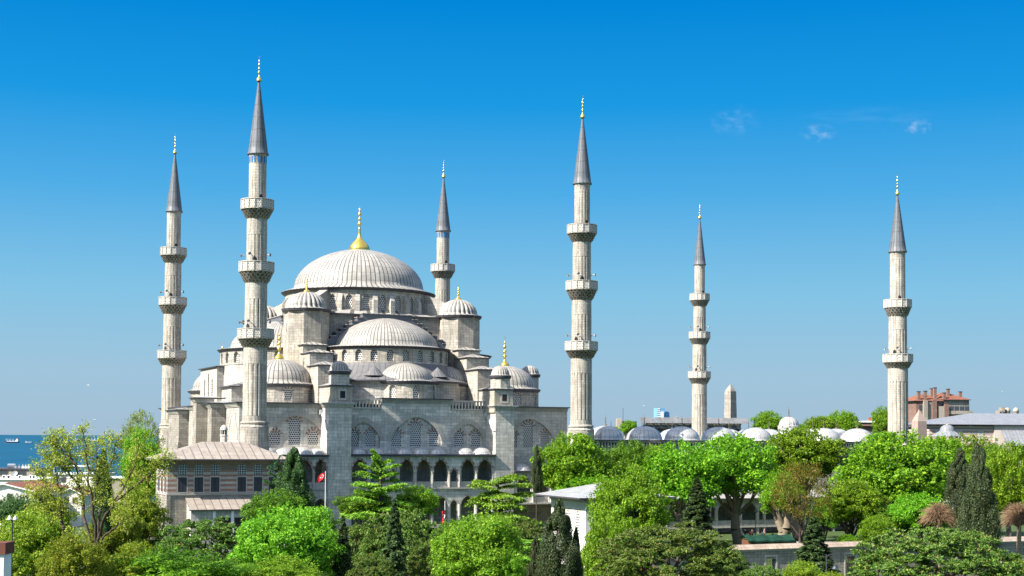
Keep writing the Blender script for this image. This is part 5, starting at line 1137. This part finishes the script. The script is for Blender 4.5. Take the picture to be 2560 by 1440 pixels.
tree('open', 'dark', 690, 1150, 1300, 100, 184, 'feathery conifer leaning out left of the dark conifer', 'conifer_tree', G4)
tree('broad', 'deep', 690, 1222, 1330, 150, 168, 'green bushy tree below the dark conifer', 'broadleaf_tree', G1)
tree('broad', 'vivid', 1045, 1212, 1300, 108, 172, 'small pale green tree under the gallery beside the lower flag', 'broadleaf_tree', G1)
tree('broad', 'deep', 920, 1225, 1300, 140, 172, 'dark bushy tree beneath the drooping cedar', 'broadleaf_tree', G1)
tree('broad', 'deep', 1140, 1300, 1400, 130, 150, 'dark green bushy tree below the lower flag', 'broadleaf_tree', G1)
tree('cedar', 'cedar', 1330, 1345, 1440, 140, 126, 'low cedar boughs showing left of the big blackish cypress', 'cedar_tree', G4)
tree('column', 'cypress', 1342, 1112, 1230, 30, 216, 'slim young cypress at the right end of the mosque facade', 'cypress_tree', G3)
# plane trees before the courtyard
tree('broad', 'plane', 1432, 1082, 1250, 176, 226, 'plane tree at the foot of the minaret beside the facade', 'plane_tree', G5, BARKP)
tree('hang', 'deep', 1570, 1092, 1245, 190, 232, 'darker clumped tree below the first blue shaded courtyard domes', 'acacia_tree', G5)
tree('broad', 'plane', 1700, 1100, 1275, 210, 228, 'plane tree behind the thin spruce right of the mausoleum', 'plane_tree', G5, BARKP)
tree('broad', 'plane', 1840, 1082, 1265, 215, 236, 'plane tree with a thick grey trunk in front of the loggia', 'plane_tree', G5, BARKP, 'tree', 0.95)
tree('broad', 'plane', 2002, 1068, 1205, 190, 246, 'rounded plane tree covering the right half of the courtyard domes', 'plane_tree', G5, BARKP, 'tree', 1.4)
tree('broad', 'plane', 1955, 1175, 1285, 100, 226, 'plane tree with a broad mottled trunk behind the rusty tree', 'plane_tree', G5, BARKP, 'tree', 1.3)
tree('fine', 'plane', 1572, 1158, 1400, 205, 172, 'tall leafy plane tree hiding the front corner of the white mausoleum', 'plane_tree', G5, BARKP)
tree('broad', 'plane', 1580, 1300, 1450, 130, 168, 'low leafy plane tree below the mausoleum corner', 'plane_tree', G5, BARKP)
tree('broad', 'plane', 2245, 1078, 1300, 275, 226, 'largest plane tree, at the foot of the rightmost minaret', 'plane_tree', G5, BARKP)
tree('broad', 'grey', 2165, 1104, 1215, 112, 246, 'grey green tree beside the bare strip of courtyard wall', 'broadleaf_tree', G5)
tree('broad', 'plane', 2425, 1085, 1240, 190, 262, 'plane tree below the striped hall', 'plane_tree', G5, BARKP)
tree('hang', 'plane', 2520, 1092, 1300, 180, 236, 'plane tree against the right edge of the view', 'plane_tree', G5, BARKP)
tree('broad', 'plane', 2128, 1198, 1320, 160, 204, 'bright rounded tree with a forked dark trunk above the precinct wall', 'plane_tree', G5, BARK, 'tree', 0.5)
tree('thin', 'rust', 2002, 1152, 1330, 150, 196, 'rusty orange green tree with pale upright branches', 'redbud_tree', 'rusty leaved tree')
tree('spruce', 'spruce', 2035, 1290, 1490, 160, 150, 'ragged spruce rising in front of the precinct wall', 'spruce_tree', G4)
tree('spruce', 'spruce', 1742, 1192, 1320, 96, 186, 'dull spruce between the mausoleum and the loggia', 'spruce_tree', G4)
tree('cone', 'cypress', 2446, 1112, 1390, 128, 166, 'tall blackish cypress at right, the taller of the pair', 'cypress_tree', G3)
tree('column', 'cypress', 2400, 1122, 1320, 80, 182, 'blackish cypress at right, slimmer and behind the taller one', 'cypress_tree', G3)
tree('broad', 'olive', 2005, 1400, 1480, 100, 132, 'yellow green shrub in front of the precinct wall', 'shrub', 'shrubs', cat='shrub')
tree('broad', 'olive', 2535, 1395, 1480, 90, 124, 'yellow green shrub at the lower right corner', 'shrub', 'shrubs', cat='shrub')
tree('broad', 'plane', 2195, 1290, 1370, 90, 172, 'light green shrub on top of the precinct wall left of the huge pine', 'shrub', 'shrubs', cat='shrub')
tree('broad', 'plane', 2120, 1335, 1380, 60, 196, 'low green hedge bush behind the white garden fence', 'shrub', 'shrubs', cat='shrub')
tree('broad', 'plane', 2300, 1230, 1330, 150, 196, 'green tree behind the left brown pollard', 'plane_tree', G5, BARK)
# far trees on the skyline
for (px, top, bot, w, Y, lab) in ((1923, 1026, 1095, 82, 370, 'round green tree on the skyline left of the portal dome'), (2048, 1040, 1100, 90, 385, 'green tree on the skyline right of the portal dome'), (2105, 1026, 1100, 92, 392, 'taller bushy tree on the skyline above the last courtyard domes'),
        (2206, 1014, 1085, 52, 405, 'round tree touching the left side of the rightmost minaret'), (1572, 1050, 1090, 44, 380, 'small tree beside the dark cage hut on the skyline'), (1990, 1058, 1100, 60, 380, 'low tree just right of the portal dome'), (1535, 1066, 1095, 40, 385, 'low tree behind the leftmost courtyard dome'), (2185, 1080, 1120, 70, 330, 'low tree right of the last courtyard dome')):
    tree('broad', 'plane', px, top, bot, w, Y, lab, 'broadleaf_tree', 'far trees on the skyline')
# left side
tree('fine', 'vivid', 352, 1062, 1290, 104, 262, 'dense bright green tree beside the leftmost minaret', 'broadleaf_tree', G1)
tree('thin', 'olive', 352, 1026, 1180, 100, 268, 'thin feathery treetop above the dense bright green tree at left', 'broadleaf_tree', G6)
tree('fine', 'olive', 350, 1215, 1400, 130, 176, 'olive green tree against the left end of the striped house', 'broadleaf_tree', G6)
tree('fine', 'olive', 285, 1262, 1420, 130, 150, 'olive green tree behind the bare branched tree', 'broadleaf_tree', G6)
tree('fine', 'olive', 90, 1275, 1500, 200, 106, 'olive tree crown at lower left beside the white chimney stack', 'broadleaf_tree', G6)
tree('fine', 'olive', 190, 1330, 1520, 180, 96, 'olive tree crown at the bottom under the bare branched tree', 'broadleaf_tree', G6)
tree('fine', 'olive', 10, 1300, 1500, 150, 112, 'olive tree crown at the far left edge', 'broadleaf_tree', G6)
tree('broad', 'grey', 45, 1232, 1330, 120, 200, 'grey green tree in front of the white gabled house', 'broadleaf_tree', G6)
tree('broad', 'olive', 120, 1240, 1380, 110, 165, 'yellowish tree right of the white gabled house', 'broadleaf_tree', G6)
tree('broad', 'olive', 300, 1385, 1500, 150, 102, 'olive shrub left of the wide lime green maple', 'shrub', 'shrubs', cat='shrub')
tree('column', 'dark', 258, 1120, 1330, 52, 112, 'ivy covered dark trunk column inside the bare branched tree', 'ivy_trunk', G6)
tree('broad', 'plane', 1240, 1310, 1420, 120, 150, 'green tree under the flat topped cedar', 'broadleaf_tree', G1)
tree('broad', 'deep', 790, 1270, 1380, 110, 140, 'dark green tree behind the lime green maple on its right side', 'broadleaf_tree', G1)
for a in ((1800, 1352, 1480, 150, 114, 'pine', 'pine', 'low umbrella pine at the right foot of the widest pine'), (640, 1312, 1440, 160, 130, 'pine', 'pine', 'small umbrella pine touching the left of the tall lime green maple'), (1085, 1338, 1480, 150, 121, 'pine', 'pine', 'low umbrella pine left of the brightest maple'),
          (345, 1352, 1480, 130, 140, 'broad', 'olive', 'olive tree in front of the low garden wall'), (1560, 1385, 1500, 140, 126, 'fine', 'plane', 'low green crown between the two large dark shapes of cypress and pine'),
          (930, 1370, 1500, 130, 112, 'pine', 'pine', 'low umbrella pine between the two thin spruces'), (560, 1385, 1500, 170, 112, 'pine', 'pine', 'dark low pine at the bottom edge between two maples'),
          (2080, 1428, 1500, 90, 118, 'broad', 'olive', 'dull green bush at the bottom edge under the hooked street lamp'), (2500, 1400, 1500, 120, 112, 'pine', 'pine', 'low pine at the lower right behind the corner shrub'),
          (1640, 1112, 1250, 170, 234, 'broad', 'plane', 'plane tree in front of the half shaded courtyard dome'), (1770, 1112, 1240, 140, 240, 'hang', 'plane', 'plane tree filling the gap left of the thick grey trunk'),
          (2340, 1088, 1250, 170, 246, 'broad', 'plane', 'plane tree under the granite obelisk and kiosk dome'), (2480, 1100, 1300, 150, 250, 'hang', 'deep', 'darker plane tree right of the tall blackish cypress'),
          (1470, 1180, 1260, 150, 222, 'broad', 'plane', 'low plane tree behind the mausoleum roof'), (2060, 1250, 1330, 90, 222, 'broad', 'deep', 'dark green tree behind the rusty tree on its right'), (2230, 1260, 1350, 150, 200, 'broad', 'deep', 'shaded green tree between the forked trunk tree and the left pollard')):
    tree(a[5], a[6], a[0], a[1], a[2], a[3], a[4], a[7], 'pine_tree' if a[5] == 'pine' else 'broadleaf_tree', G2 if a[5] == 'pine' else G1)
# the open, bare branched tree at left
def bare_tree():
    Y = 100.0; b = atY(225, 1440, Y); t = thing('sprawling_tree', 'large open tree with dark forked limbs and sparse yellow green leaves against the sea', 'tree', (b.x, Y, ground_z(b.x, Y)), 0, None)
    o = Vector((b.x, Y, ground_z(b.x, Y))); R = random.Random(5); mb = MB(); P, = ([],)
    def pt(x, y, dy=0.0): return atY(x, y, Y + dy) - o
    def limb(pts, r0, r1, lf=0.26):
        n = 14; Q = []
        for i in range(n + 1):
            s = i / n * (len(pts) - 1); k = min(int(s), len(pts) - 2); q = pts[k].lerp(pts[k + 1], s - k); Q.append(q + Vector((R.uniform(-1, 1), R.uniform(-1, 1), R.uniform(-1, 1))) * 0.09)
        for i in range(n):
            ra, rb = r0 + (r1 - r0) * i / n, r0 + (r1 - r0) * (i + 1) / n; mb.tube(Q[i], Q[i + 1], ra, rb, 6)
            if i / n > lf:
                for _ in range(3):
                    d = Vector((R.gauss(0, 1), R.gauss(0, 1), R.gauss(0.25, 0.8))).normalized(); L = R.uniform(0.35, 1.25); e = Q[i + 1] + d * L; mb.tube(Q[i + 1], e, rb * 0.5, 0.008, 4)
                    for q in (0.45, 0.75, 1.0):
                        d2 = Vector((R.gauss(0, 1), R.gauss(0, 1), R.gauss(0.2, 1))).normalized() * R.uniform(0.15, 0.45); c = Q[i + 1].lerp(e, q) + d2; mb.tube(Q[i + 1].lerp(e, q), c, 0.014, 0.006, 3); P.append(c); P.append(Q[i + 1].lerp(e, q))
    f = pt(236, 1378); base = Vector((0, 0, -1.0)); limb([base, pt(232, 1410), f], 0.30, 0.22, 9)
    limb([f, pt(212, 1300, 0.5), pt(200, 1210, 1), pt(176, 1135, 1.5), pt(160, 1085, 1.8)], 0.15, 0.02); limb([f, pt(238, 1300, -0.5), pt(222, 1200, -1), pt(215, 1120, -1.2), pt(205, 1072, -1.5)], 0.15, 0.02)
    limb([f, pt(262, 1290, -0.6), pt(300, 1235, -1), pt(330, 1175, -1.6), pt(350, 1110, -2)], 0.14, 0.02); limb([pt(290, 1250, -1), pt(345, 1210, -1.5), pt(395, 1165, -2), pt(415, 1150, -2)], 0.1, 0.02)
    limb([f, pt(250, 1290, 1), pt(262, 1200, 1.5), pt(285, 1140, 2), pt(290, 1100, 2)], 0.12, 0.02); limb([pt(204, 1220, 1), pt(170, 1180, 1), pt(140, 1150, 0.5), pt(122, 1138, 0.5)], 0.1, 0.02)
    limb([pt(210, 1180), pt(165, 1140), pt(138, 1112), pt(128, 1098)], 0.07, 0.015)
    f2 = pt(160, 1330, 1); limb([pt(178, 1440, 1), pt(172, 1380, 1), f2], 0.2, 0.16, 9); limb([f2, pt(150, 1290, 1.2), pt(120, 1225, 1.6), pt(95, 1165, 2)], 0.13, 0.02); limb([f2, pt(152, 1285, 1), pt(150, 1220, 0.6), pt(135, 1160, 0.2)], 0.12, 0.02); limb([pt(152, 1292, 1), pt(110, 1262, 1), pt(85, 1235, 1)], 0.08, 0.02)
    limb([f, pt(215, 1365, -1), pt(200, 1362, -1.4), pt(180, 1355, -1.5)], 0.12, 0.03, 0.6); limb([f, pt(270, 1330, -1.5), pt(300, 1310, -2), pt(315, 1280, -2)], 0.1, 0.02, 0.5); limb([pt(232, 1260, 0), pt(245, 1200, 0), pt(240, 1150, 0.3), pt(245, 1105, 0.5)], 0.09, 0.02)
    mb.build('trunk', BARK, t)
    ctr = np.array([tuple(p) for p in P]); k = 9; pos = np.repeat(ctr, k, 0) + rng.normal(size=(len(ctr) * k, 3)) * 0.13; n = len(pos)
    s = 0.062 * (0.6 + 0.8 * rng.random(n)); me = leaves_mesh('foliage', pos, rng.normal(size=(n, 3)) + [0, 0, 0.5], rng.normal(size=(n, 3)), s, s * 0.65); me.materials[0] = LM['spring']
    c = bpy.data.objects.new('crown', me); COL.objects.link(c); c.parent = t
bare_tree()
# pollarded trees with bare brown twigs
def pollard(px, top, bot, w, Y, label, base):
    T, Bt = atY(px, top, Y), atY(px, bot, Y); g = ground_z(T.x, Y); t = thing('pollard_tree', label, 'tree', (T.x, Y, g), 0, 'pollarded trees with bare twigs'); R = random.Random(int(px)); rad = w * Y / F / 2
    hz = Bt.z - g; H = T.z - Bt.z; m = MB(); m.tube((0, 0, -1), (0.1, 0, hz), 0.34, 0.28, 8); m.build('trunk', BARKP, t); m = MB()
    for i in range(850):
        a = R.uniform(0, 6.283); el_ = R.uniform(0.05, 1.45); L = R.uniform(0.7, 1.05); p = Vector((0, 0, hz)); d = Vector((cos(a) * cos(el_) * rad, sin(a) * cos(el_) * rad, sin(el_) * H)) * L; q1 = p + d * 0.55 + Vector((0, 0, 0.18 * H)); q2 = p + d + Vector((R.uniform(-.2, .2), R.uniform(-.2, .2), -0.12 * H))
        m.tube(p, q1, 0.035, 0.022, 3); m.tube(q1, q2, 0.022, 0.008, 3)
    m.build('crown', TWIG, t)
pollard(2345, 1245, 1312, 112, 176, 'brown pollarded tree with bare drooping twigs behind the huge pine', 1330)
pollard(2545, 1246, 1318, 112, 172, 'brown pollarded tree with a pale trunk at the right edge', 1340)

# ------------------------------------------------------------------ people
def person_mesh(shirt, trouser, skin, hair, arm=0.25, stride=0.12, name='person'):
    """one continuous skinned body, standing"""
    V = [(0, 0, 0.95), (0, 0, 1.15), (0, 0, 1.38), (0, 0, 1.50), (0, 0, 1.60), (0, 0.015, 1.72),
         (0.10, 0, 0.90), (0.11, stride, 0.50), (0.11, stride * 0.6, 0.07), (0.12, stride * 0.6 + 0.14, 0.035), (-0.10, 0, 0.90), (-0.11, -stride * 0.3, 0.50), (-0.11, -stride, 0.07), (-0.12, -stride + 0.14, 0.035),
         (0.19, 0, 1.40), (0.25, arm * 0.3, 1.13), (0.26, arm, 0.92), (-0.19, 0, 1.40), (-0.26, 0, 1.13), (-0.27, 0.08, 0.88), (0.26, arm + 0.05, 0.84), (-0.27, 0.11, 0.80)]
    E = [(0, 1), (1, 2), (2, 3), (3, 4), (4, 5), (0, 6), (6, 7), (7, 8), (8, 9), (0, 10), (10, 11), (11, 12), (12, 13), (2, 14), (14, 15), (15, 16), (2, 17), (17, 18), (18, 19), (16, 20), (19, 21)]
    Rr = [(.15, .11), (.14, .10), (.16, .11), (.06, .06), (.085, .095), (.075, .085), (.09, .09), (.065, .065), (.045, .045), (.04, .03), (.09, .09), (.065, .065), (.045, .045), (.04, .03), (.065, .065), (.045, .045), (.035, .035), (.065, .065), (.045, .045), (.035, .035), (.03, .02), (.03, .02)]
    me = bpy.data.meshes.new(name); me.from_pydata(V, E, []); o = bpy.data.objects.new('tmp', me); COL.objects.link(o); md = o.modifiers.new('s', 'SKIN')
    for i, r in enumerate(Rr): me.skin_vertices[0].data[i].radius = r
    me.skin_vertices[0].data[0].use_root = True; ss = o.modifiers.new('u', 'SUBSURF'); ss.levels = 1; ss.render_levels = 1
    dg = bpy.context.evaluated_depsgraph_get(); m2 = bpy.data.meshes.new_from_object(o.evaluated_get(dg)); bpy.data.objects.remove(o)
    m2.materials.clear()
    for c in (shirt, trouser, skin, hair): m2.materials.append(c)
    for p in m2.polygons:
        z = p.center.z; x = abs(p.center.x); p.use_smooth = True
        p.material_index = 3 if (z > 1.69 or (z > 1.58 and p.center.y < -0.03)) else 2 if (z > 1.47 or (x > 0.21 and z < 1.10)) else 0 if z > 0.93 else 1
    m2.name = name; return m2
SKIN = mat('skin', (0.45, 0.28, 0.2), 0.6); HAIR = mat('dark_hair', (0.03, 0.02, 0.015), 0.6); DEN = mat('denim', (0.05, 0.07, 0.13), 0.8); BLK = mat('black_cloth', (0.02, 0.02, 0.025), 0.8)
CL = [('white shirt', mat('white_cloth', (0.75, 0.74, 0.72), 0.8)), ('red top', mat('red_cloth', (0.5, 0.04, 0.03), 0.8)), ('pink top', mat('pink_cloth', (0.6, 0.3, 0.32), 0.8)), ('black jacket', BLK), ('pale blue shirt', mat('blue_cloth', (0.3, 0.42, 0.6), 0.8))]
PM = [person_mesh(c, DEN if i % 2 else BLK, SKIN, HAIR, 0.1 + 0.08 * i, 0.1 + 0.03 * i) for i, (n_, c) in enumerate(CL)]
WHO = [(1852, 1, 'person in a red top at the left end of the queue'), (1857, 0, 'person in a white shirt second from the left in the queue'), (1863, 3, 'person in a black jacket in the queue left of the green kiosk'), (1869, 0, 'person in a white shirt closest to the green kiosk corner'),
       (1875, 1, 'person in a red top just behind the kiosk roof corner'), (1881, 2, 'person in a pink top behind the left end of the kiosk roof'), (1888, 4, 'person in a pale blue shirt before the lower loggia columns'), (1906, 0, 'person in a white shirt above the middle of the kiosk roof'), (1911, 2, 'person in a pink top above the middle of the kiosk roof'),
       (1932, 3, 'person in a black jacket beside the mottled plane trunk'), (1984, 0, 'person in a white shirt standing right of the mottled plane trunk'), (1991, 2, 'person in a pink top right of the mottled plane trunk')]
for i, (px, c, lab) in enumerate(WHO):
    Y = 242 + (i * 37 % 11); P = atY(px, 1340, Y); o = bpy.data.objects.new('person', PM[c]); COL.objects.link(o); o.location = (P.x, Y, ground_z(P.x, Y) + 0.0); o.rotation_euler = (0, 0, i * 1.3); s = 0.96 + 0.05 * (i % 3); o.scale = (s, s, s); tag(o, lab, 'person', 'visitors outside the courtyard')
# kiosk stalls behind the wall
P = atY(1872, 1352, 218.0); KI = thing('market_kiosk', 'long brown wooden kiosk with a sagging dark green canvas roof behind the precinct wall', 'kiosk', (P.x, P.y, -1.5), TH * 0.6)
WOOD = flat('brown_planks', (0.16, 0.065, 0.035), 0.7, 0.4, 3); GRN = flat('green_canvas', (0.010, 0.055, 0.034), 0.6, 0.75, 1.4)
w = MB(); Lk = 7.0; w.box(0, Lk, 0, 2.6, 0, 2.1); w.box(0.6, 1.5, -0.03, 0.02, 0.3, 1.9, 1); w.box(2.0, 3.4, -0.03, 0.02, 0.9, 1.8, 1); w.box(4.4, 5.2, -0.03, 0.02, 1.1, 1.5, 2); w.build('stall', [WOOD, DARK, WHITEP], KI)
r = MB(); n = 10
for i in range(n):
    x0, x1 = -0.4 + (Lk + 0.8) * i / n, -0.4 + (Lk + 0.8) * (i + 1) / n; za, zb2 = 2.35 + 0.08 * sin(i * 2.1), 2.35 + 0.08 * sin((i + 1) * 2.1)
    r.face([(x0, -0.7, za - 0.25), (x1, -0.7, zb2 - 0.25), (x1, 1.3, zb2 + 0.5), (x0, 1.3, za + 0.5)]); r.face([(x0, 1.3, za + 0.5), (x1, 1.3, zb2 + 0.5), (x1, 3.1, zb2 - 0.1), (x0, 3.1, za - 0.1)]); r.face([(x0, -0.7, za - 0.25), (x1, -0.7, zb2 - 0.25), (x1, -0.68, zb2 - 0.5), (x0, -0.68, za - 0.5)])
r.build('canvas_roof', GRN, KI)
for (px, px2, Y, lab) in ((1992, 2030, 214.0, 'short white picket fence just right of the kiosk'), (2050, 2100, 214.0, 'longer white picket fence under the bright rounded tree')):
    A, Bq = atY(px, 1338, Y), atY(px2, 1338, Y); f = MB(); Lf = Bq.x - A.x; zt = 2.3
    for x in np.arange(0, Lf, 0.22): f.box(x, x + 0.1, 0, 0.04, 0.0, zt)
    f.box(0, Lf, 0.041, 0.09, 0.4, 0.5); f.box(0, Lf, 0.041, 0.09, zt - 0.3, zt - 0.2); o = f.build('picket_fence', WHITEP, None, (A.x, A.y, -1.5)); tag(o, lab, 'fence', 'white fences')
# ------------------------------------------------------------------ flags
RED = flat('red_flag_cloth', (0.42, 0.010, 0.016), 0.7, 0.1); 
def flag(px, ytop, ybot, Y, w, h, label, hang=False, group='red crescent flags'):
    T, Bt = atY(px, ytop, Y), atY(px, ybot, Y); t = thing('flag', label, 'flag', (Bt.x, Y, Bt.z - 3), 0, group); z1 = T.z - Bt.z + 3
    p = MB(); p.tube((0, 0, 0), (0, 0, z1), 0.06, 0.045, 6); p.build('pole', WHITEP, t); f = MB(); n = 10
    def S(s, q):
        if hang: return (-0.06 - s * w * 0.35 + 0.1 * sin(q * 7 + s * 6), -0.1 + 0.16 * sin(s * 9), z1 - 1.4 - q * h - 0.4 * s)
        return (-0.05 - s * w * 0.97, -0.12 * sin(s * 6.0), z1 - 0.1 - q * h - 0.55 * s * s - 0.25 * s)
    for i in range(n):
        for j in range(4): f.face([S(i / n, j / 4), S((i + 1) / n, j / 4), S((i + 1) / n, (j + 1) / 4), S(i / n, (j + 1) / 4)], 0, None, True)
    fo = f.build('cloth', RED, t); e = MB(); off = -0.03
    def E_(s, q): a = S(s, q); return (a[0], a[1] + off, a[2])
    asp = h / w; c0, r0, c1, r1 = 0.36, 0.25 * asp, 0.405, 0.20 * asp
    N = 18
    for i in range(N):     # crescent
        a, b = radians(35) + (2 * pi - radians(70)) * i / N, radians(35) + (2 * pi - radians(70)) * (i + 1) / N
        ina, inb = radians(45) + (2 * pi - radians(90)) * i / N, radians(45) + (2 * pi - radians(90)) * (i + 1) / N
        e.face([E_(c0 + r0 * cos(a), 0.5 + r0 / asp * sin(a)), E_(c0 + r0 * cos(b), 0.5 + r0 / asp * sin(b)), E_(c1 + r1 * cos(inb), 0.5 + r1 / asp * sin(inb)), E_(c1 + r1 * cos(ina), 0.5 + r1 / asp * sin(ina))])
    sc, sr = 0.60, 0.11 * asp
    for i in range(5):
        a = pi + 2 * pi * i / 5; e.face([E_(sc, 0.5), E_(sc + sr * 0.4 * cos(a - pi / 5), 0.5 + sr * 0.4 / asp * sin(a - pi / 5)), E_(sc + sr * cos(a), 0.5 + sr / asp * sin(a)), E_(sc + sr * 0.4 * cos(a + pi / 5), 0.5 + sr * 0.4 / asp * sin(a + pi / 5))])
    e.build('crescent_and_star', WHITEP, fo)
flag(813, 1178, 1262, 206.0, 1.15, 0.95, 'red flag with white crescent and star flying beside the dark conifer')
flag(1112, 1252, 1318, 226.0, 1.3, 2.3, 'red flag hanging limp on a white pole before the lower arcade', True)
# lamps
def lamp(px, ytop, Y, label, twin, m):
    P = atY(px, ytop, Y); g = ground_z(P.x, Y); t = thing('street_lamp', label, 'lamp', (P.x, Y, g), 0, 'street lamps'); h = P.z - g; p = MB(); p.tube((0, 0, -0.5), (0, 0, h), 0.07, 0.05, 8); p.build('pole', EDGE, t)
    for s in ((-1, 1) if twin else (1,)):
        a = MB(); x = s * (0.2 if twin else 0.75)
        if not twin:
            for i in range(8): q0, q1 = pi * i / 8, pi * (i + 1) / 8; a.tube((0.375 - 0.375 * cos(q0), 0, h - 0.5 + 0.5 * sin(q0)), (0.375 - 0.375 * cos(q1), 0, h - 0.5 + 0.5 * sin(q1)), 0.03, 0.03, 5)
            a.tube((0.75, 0, h - 0.5), (0.75, 0, h - 1.0), 0.025, 0.025, 5)
        else: a.tube((0, 0, h - 0.15), (x, 0, h), 0.03, 0.03, 5)
        a.build('arm', EDGE, t); k = MB(); zt = h + 0.25 if twin else h - 1.0; q_ = 0.16 if twin else 0.24; k.revolve([(0.02, zt), (q_ * 0.4, zt - 0.05), (q_, zt - 0.25), (q_, zt - 0.3), (0.02, zt - 0.32)], 12, x, 0); k.build('lamp_shade', m, t)
lamp(31, 1298, 98.0, 'twin headed street lamp with white glass shades among the olive trees', True, WHITEP)
lamp(2066, 1386, 128.0, 'dark street lamp with one hooked arm in front of the precinct wall', False, flat('blue_grey_shade', (0.08, 0.10, 0.13), 0.4))
P = atY(1889, 1280, 236.0); g = MB(); g.tube((0, 0, -2), (0, 0, P.z + 1.5), 0.09, 0.06, 6); g.revolve([(0.02, P.z + 1.9), (0.22, P.z + 1.8), (0.25, P.z + 1.5), (0.02, P.z + 1.4)], 10); o = g.build('lamp_post', GREY, None, (P.x, P.y, -1.5)); tag(o, 'thin grey lamp post in front of the loggia balustrade', 'lamp')
# gulls
for i, (px, y, lab) in enumerate(((2507, 979, 'white gull high above the striped hall roof'), (1610, 1014, 'tiny white gull between the mosque and the blue office towers'), (220, 963, 'tiny white gull in the haze left of the leftmost minaret'), (236, 1050, 'tiny white gull low over the sea horizon'))):
    P = atY(px, y, 330.0); b = MB(); s = 0.5
    b.revolve([(0.01, -0.28), (0.07, -0.1), (0.08, 0.05), (0.04, 0.2), (0.01, 0.27)], 8); b.v = [(z_, y_, x_) for x_, y_, z_ in b.v]
    for q in (-1, 1): b.face([(-0.08, 0, 0.03), (0.09, 0, 0.03), (0.02, q * 0.35, 0.16), (-0.08, q * 0.35, 0.16)]); b.face([(-0.08, q * 0.35, 0.16), (0.02, q * 0.35, 0.16), (-0.12, q * 0.7, 0.08)])
    o = b.build('gull', WHITEP, None, P); o.rotation_euler = (0, 0, 0.7 + i); tag(o, lab, 'gull', 'gulls in flight')
# ------------------------------------------------------------------ wisps of cloud
def cloud(px, y, wpx, hpx, dens, label, seed, n_lobe=1):
    Y = 3200.0; P = atY(px, y, Y); sx, sz = wpx * Y / F / 2, hpx * Y / F / 2
    me = bpy.data.meshes.new('cloud'); mb = MB(); mb.revolve([(max(0.02, sin(pi * i / 10)), -cos(pi * i / 10)) for i in range(11)], 20)
    m = bpy.data.materials.new('cloud_vapour'); m.use_nodes = True; nt_ = m.node_tree; nt_.nodes.remove(nt_.nodes['Principled BSDF']); pv = nt_.nodes.new('ShaderNodeVolumePrincipled'); nt_.links.new(pv.outputs[0], nt_.nodes['Material Output'].inputs['Volume'])
    pv.inputs['Color'].default_value = (0.95, 0.95, 0.97, 1); pv.inputs['Anisotropy'].default_value = 0.3
    tc_ = nt_.nodes.new('ShaderNodeTexCoord'); nz = nt_.nodes.new('ShaderNodeTexNoise'); nz.noise_dimensions = '4D'; nz.inputs['W'].default_value = seed; nz.inputs['Scale'].default_value = 2.2; nz.inputs['Detail'].default_value = 5
    nt_.links.new(tc_.outputs['Object'], nz.inputs['Vector']); ln_ = nt_.nodes.new('ShaderNodeVectorMath'); ln_.operation = 'LENGTH'; nt_.links.new(tc_.outputs['Object'], ln_.inputs[0])
    a = nt_.nodes.new('ShaderNodeMath'); a.operation = 'SUBTRACT'; a.inputs[0].default_value = 1.0; nt_.links.new(ln_.outputs['Value'], a.inputs[1])
    b = nt_.nodes.new('ShaderNodeMath'); b.operation = 'MULTIPLY_ADD'; nt_.links.new(nz.outputs[0], b.inputs[0]); b.inputs[1].default_value = 3.0; b.inputs[2].default_value = -1.55
    c = nt_.nodes.new('ShaderNodeMath'); c.operation = 'MULTIPLY'; c.use_clamp = True; nt_.links.new(a.outputs[0], c.inputs[0]); nt_.links.new(b.outputs[0], c.inputs[1])
    d_ = nt_.nodes.new('ShaderNodeMath'); d_.operation = 'MULTIPLY'; nt_.links.new(c.outputs[0], d_.inputs[0]); d_.inputs[1].default_value = dens; nt_.links.new(d_.outputs[0], pv.inputs['Density'])
    o = mb.build('cloud', m, None, P); o.scale = (sx, sx * 0.7, sz); tag(o, label, 'cloud', 'wisps of cloud')
cloud(2292, 316, 84, 50, 0.07, 'brightest small wisp of cloud, rightmost in the blue sky', 1.3)
cloud(2045, 332, 105, 56, 0.045, 'middle wisp of cloud between the two right minarets', 4.1)
cloud(1835, 302, 140, 90, 0.016, 'faintest wisp of cloud, leftmost of the three', 7.7)
cloud(2180, 296, 420, 16, 0.010, 'long thin streak of cloud joining the middle and right wisps', 2.6)
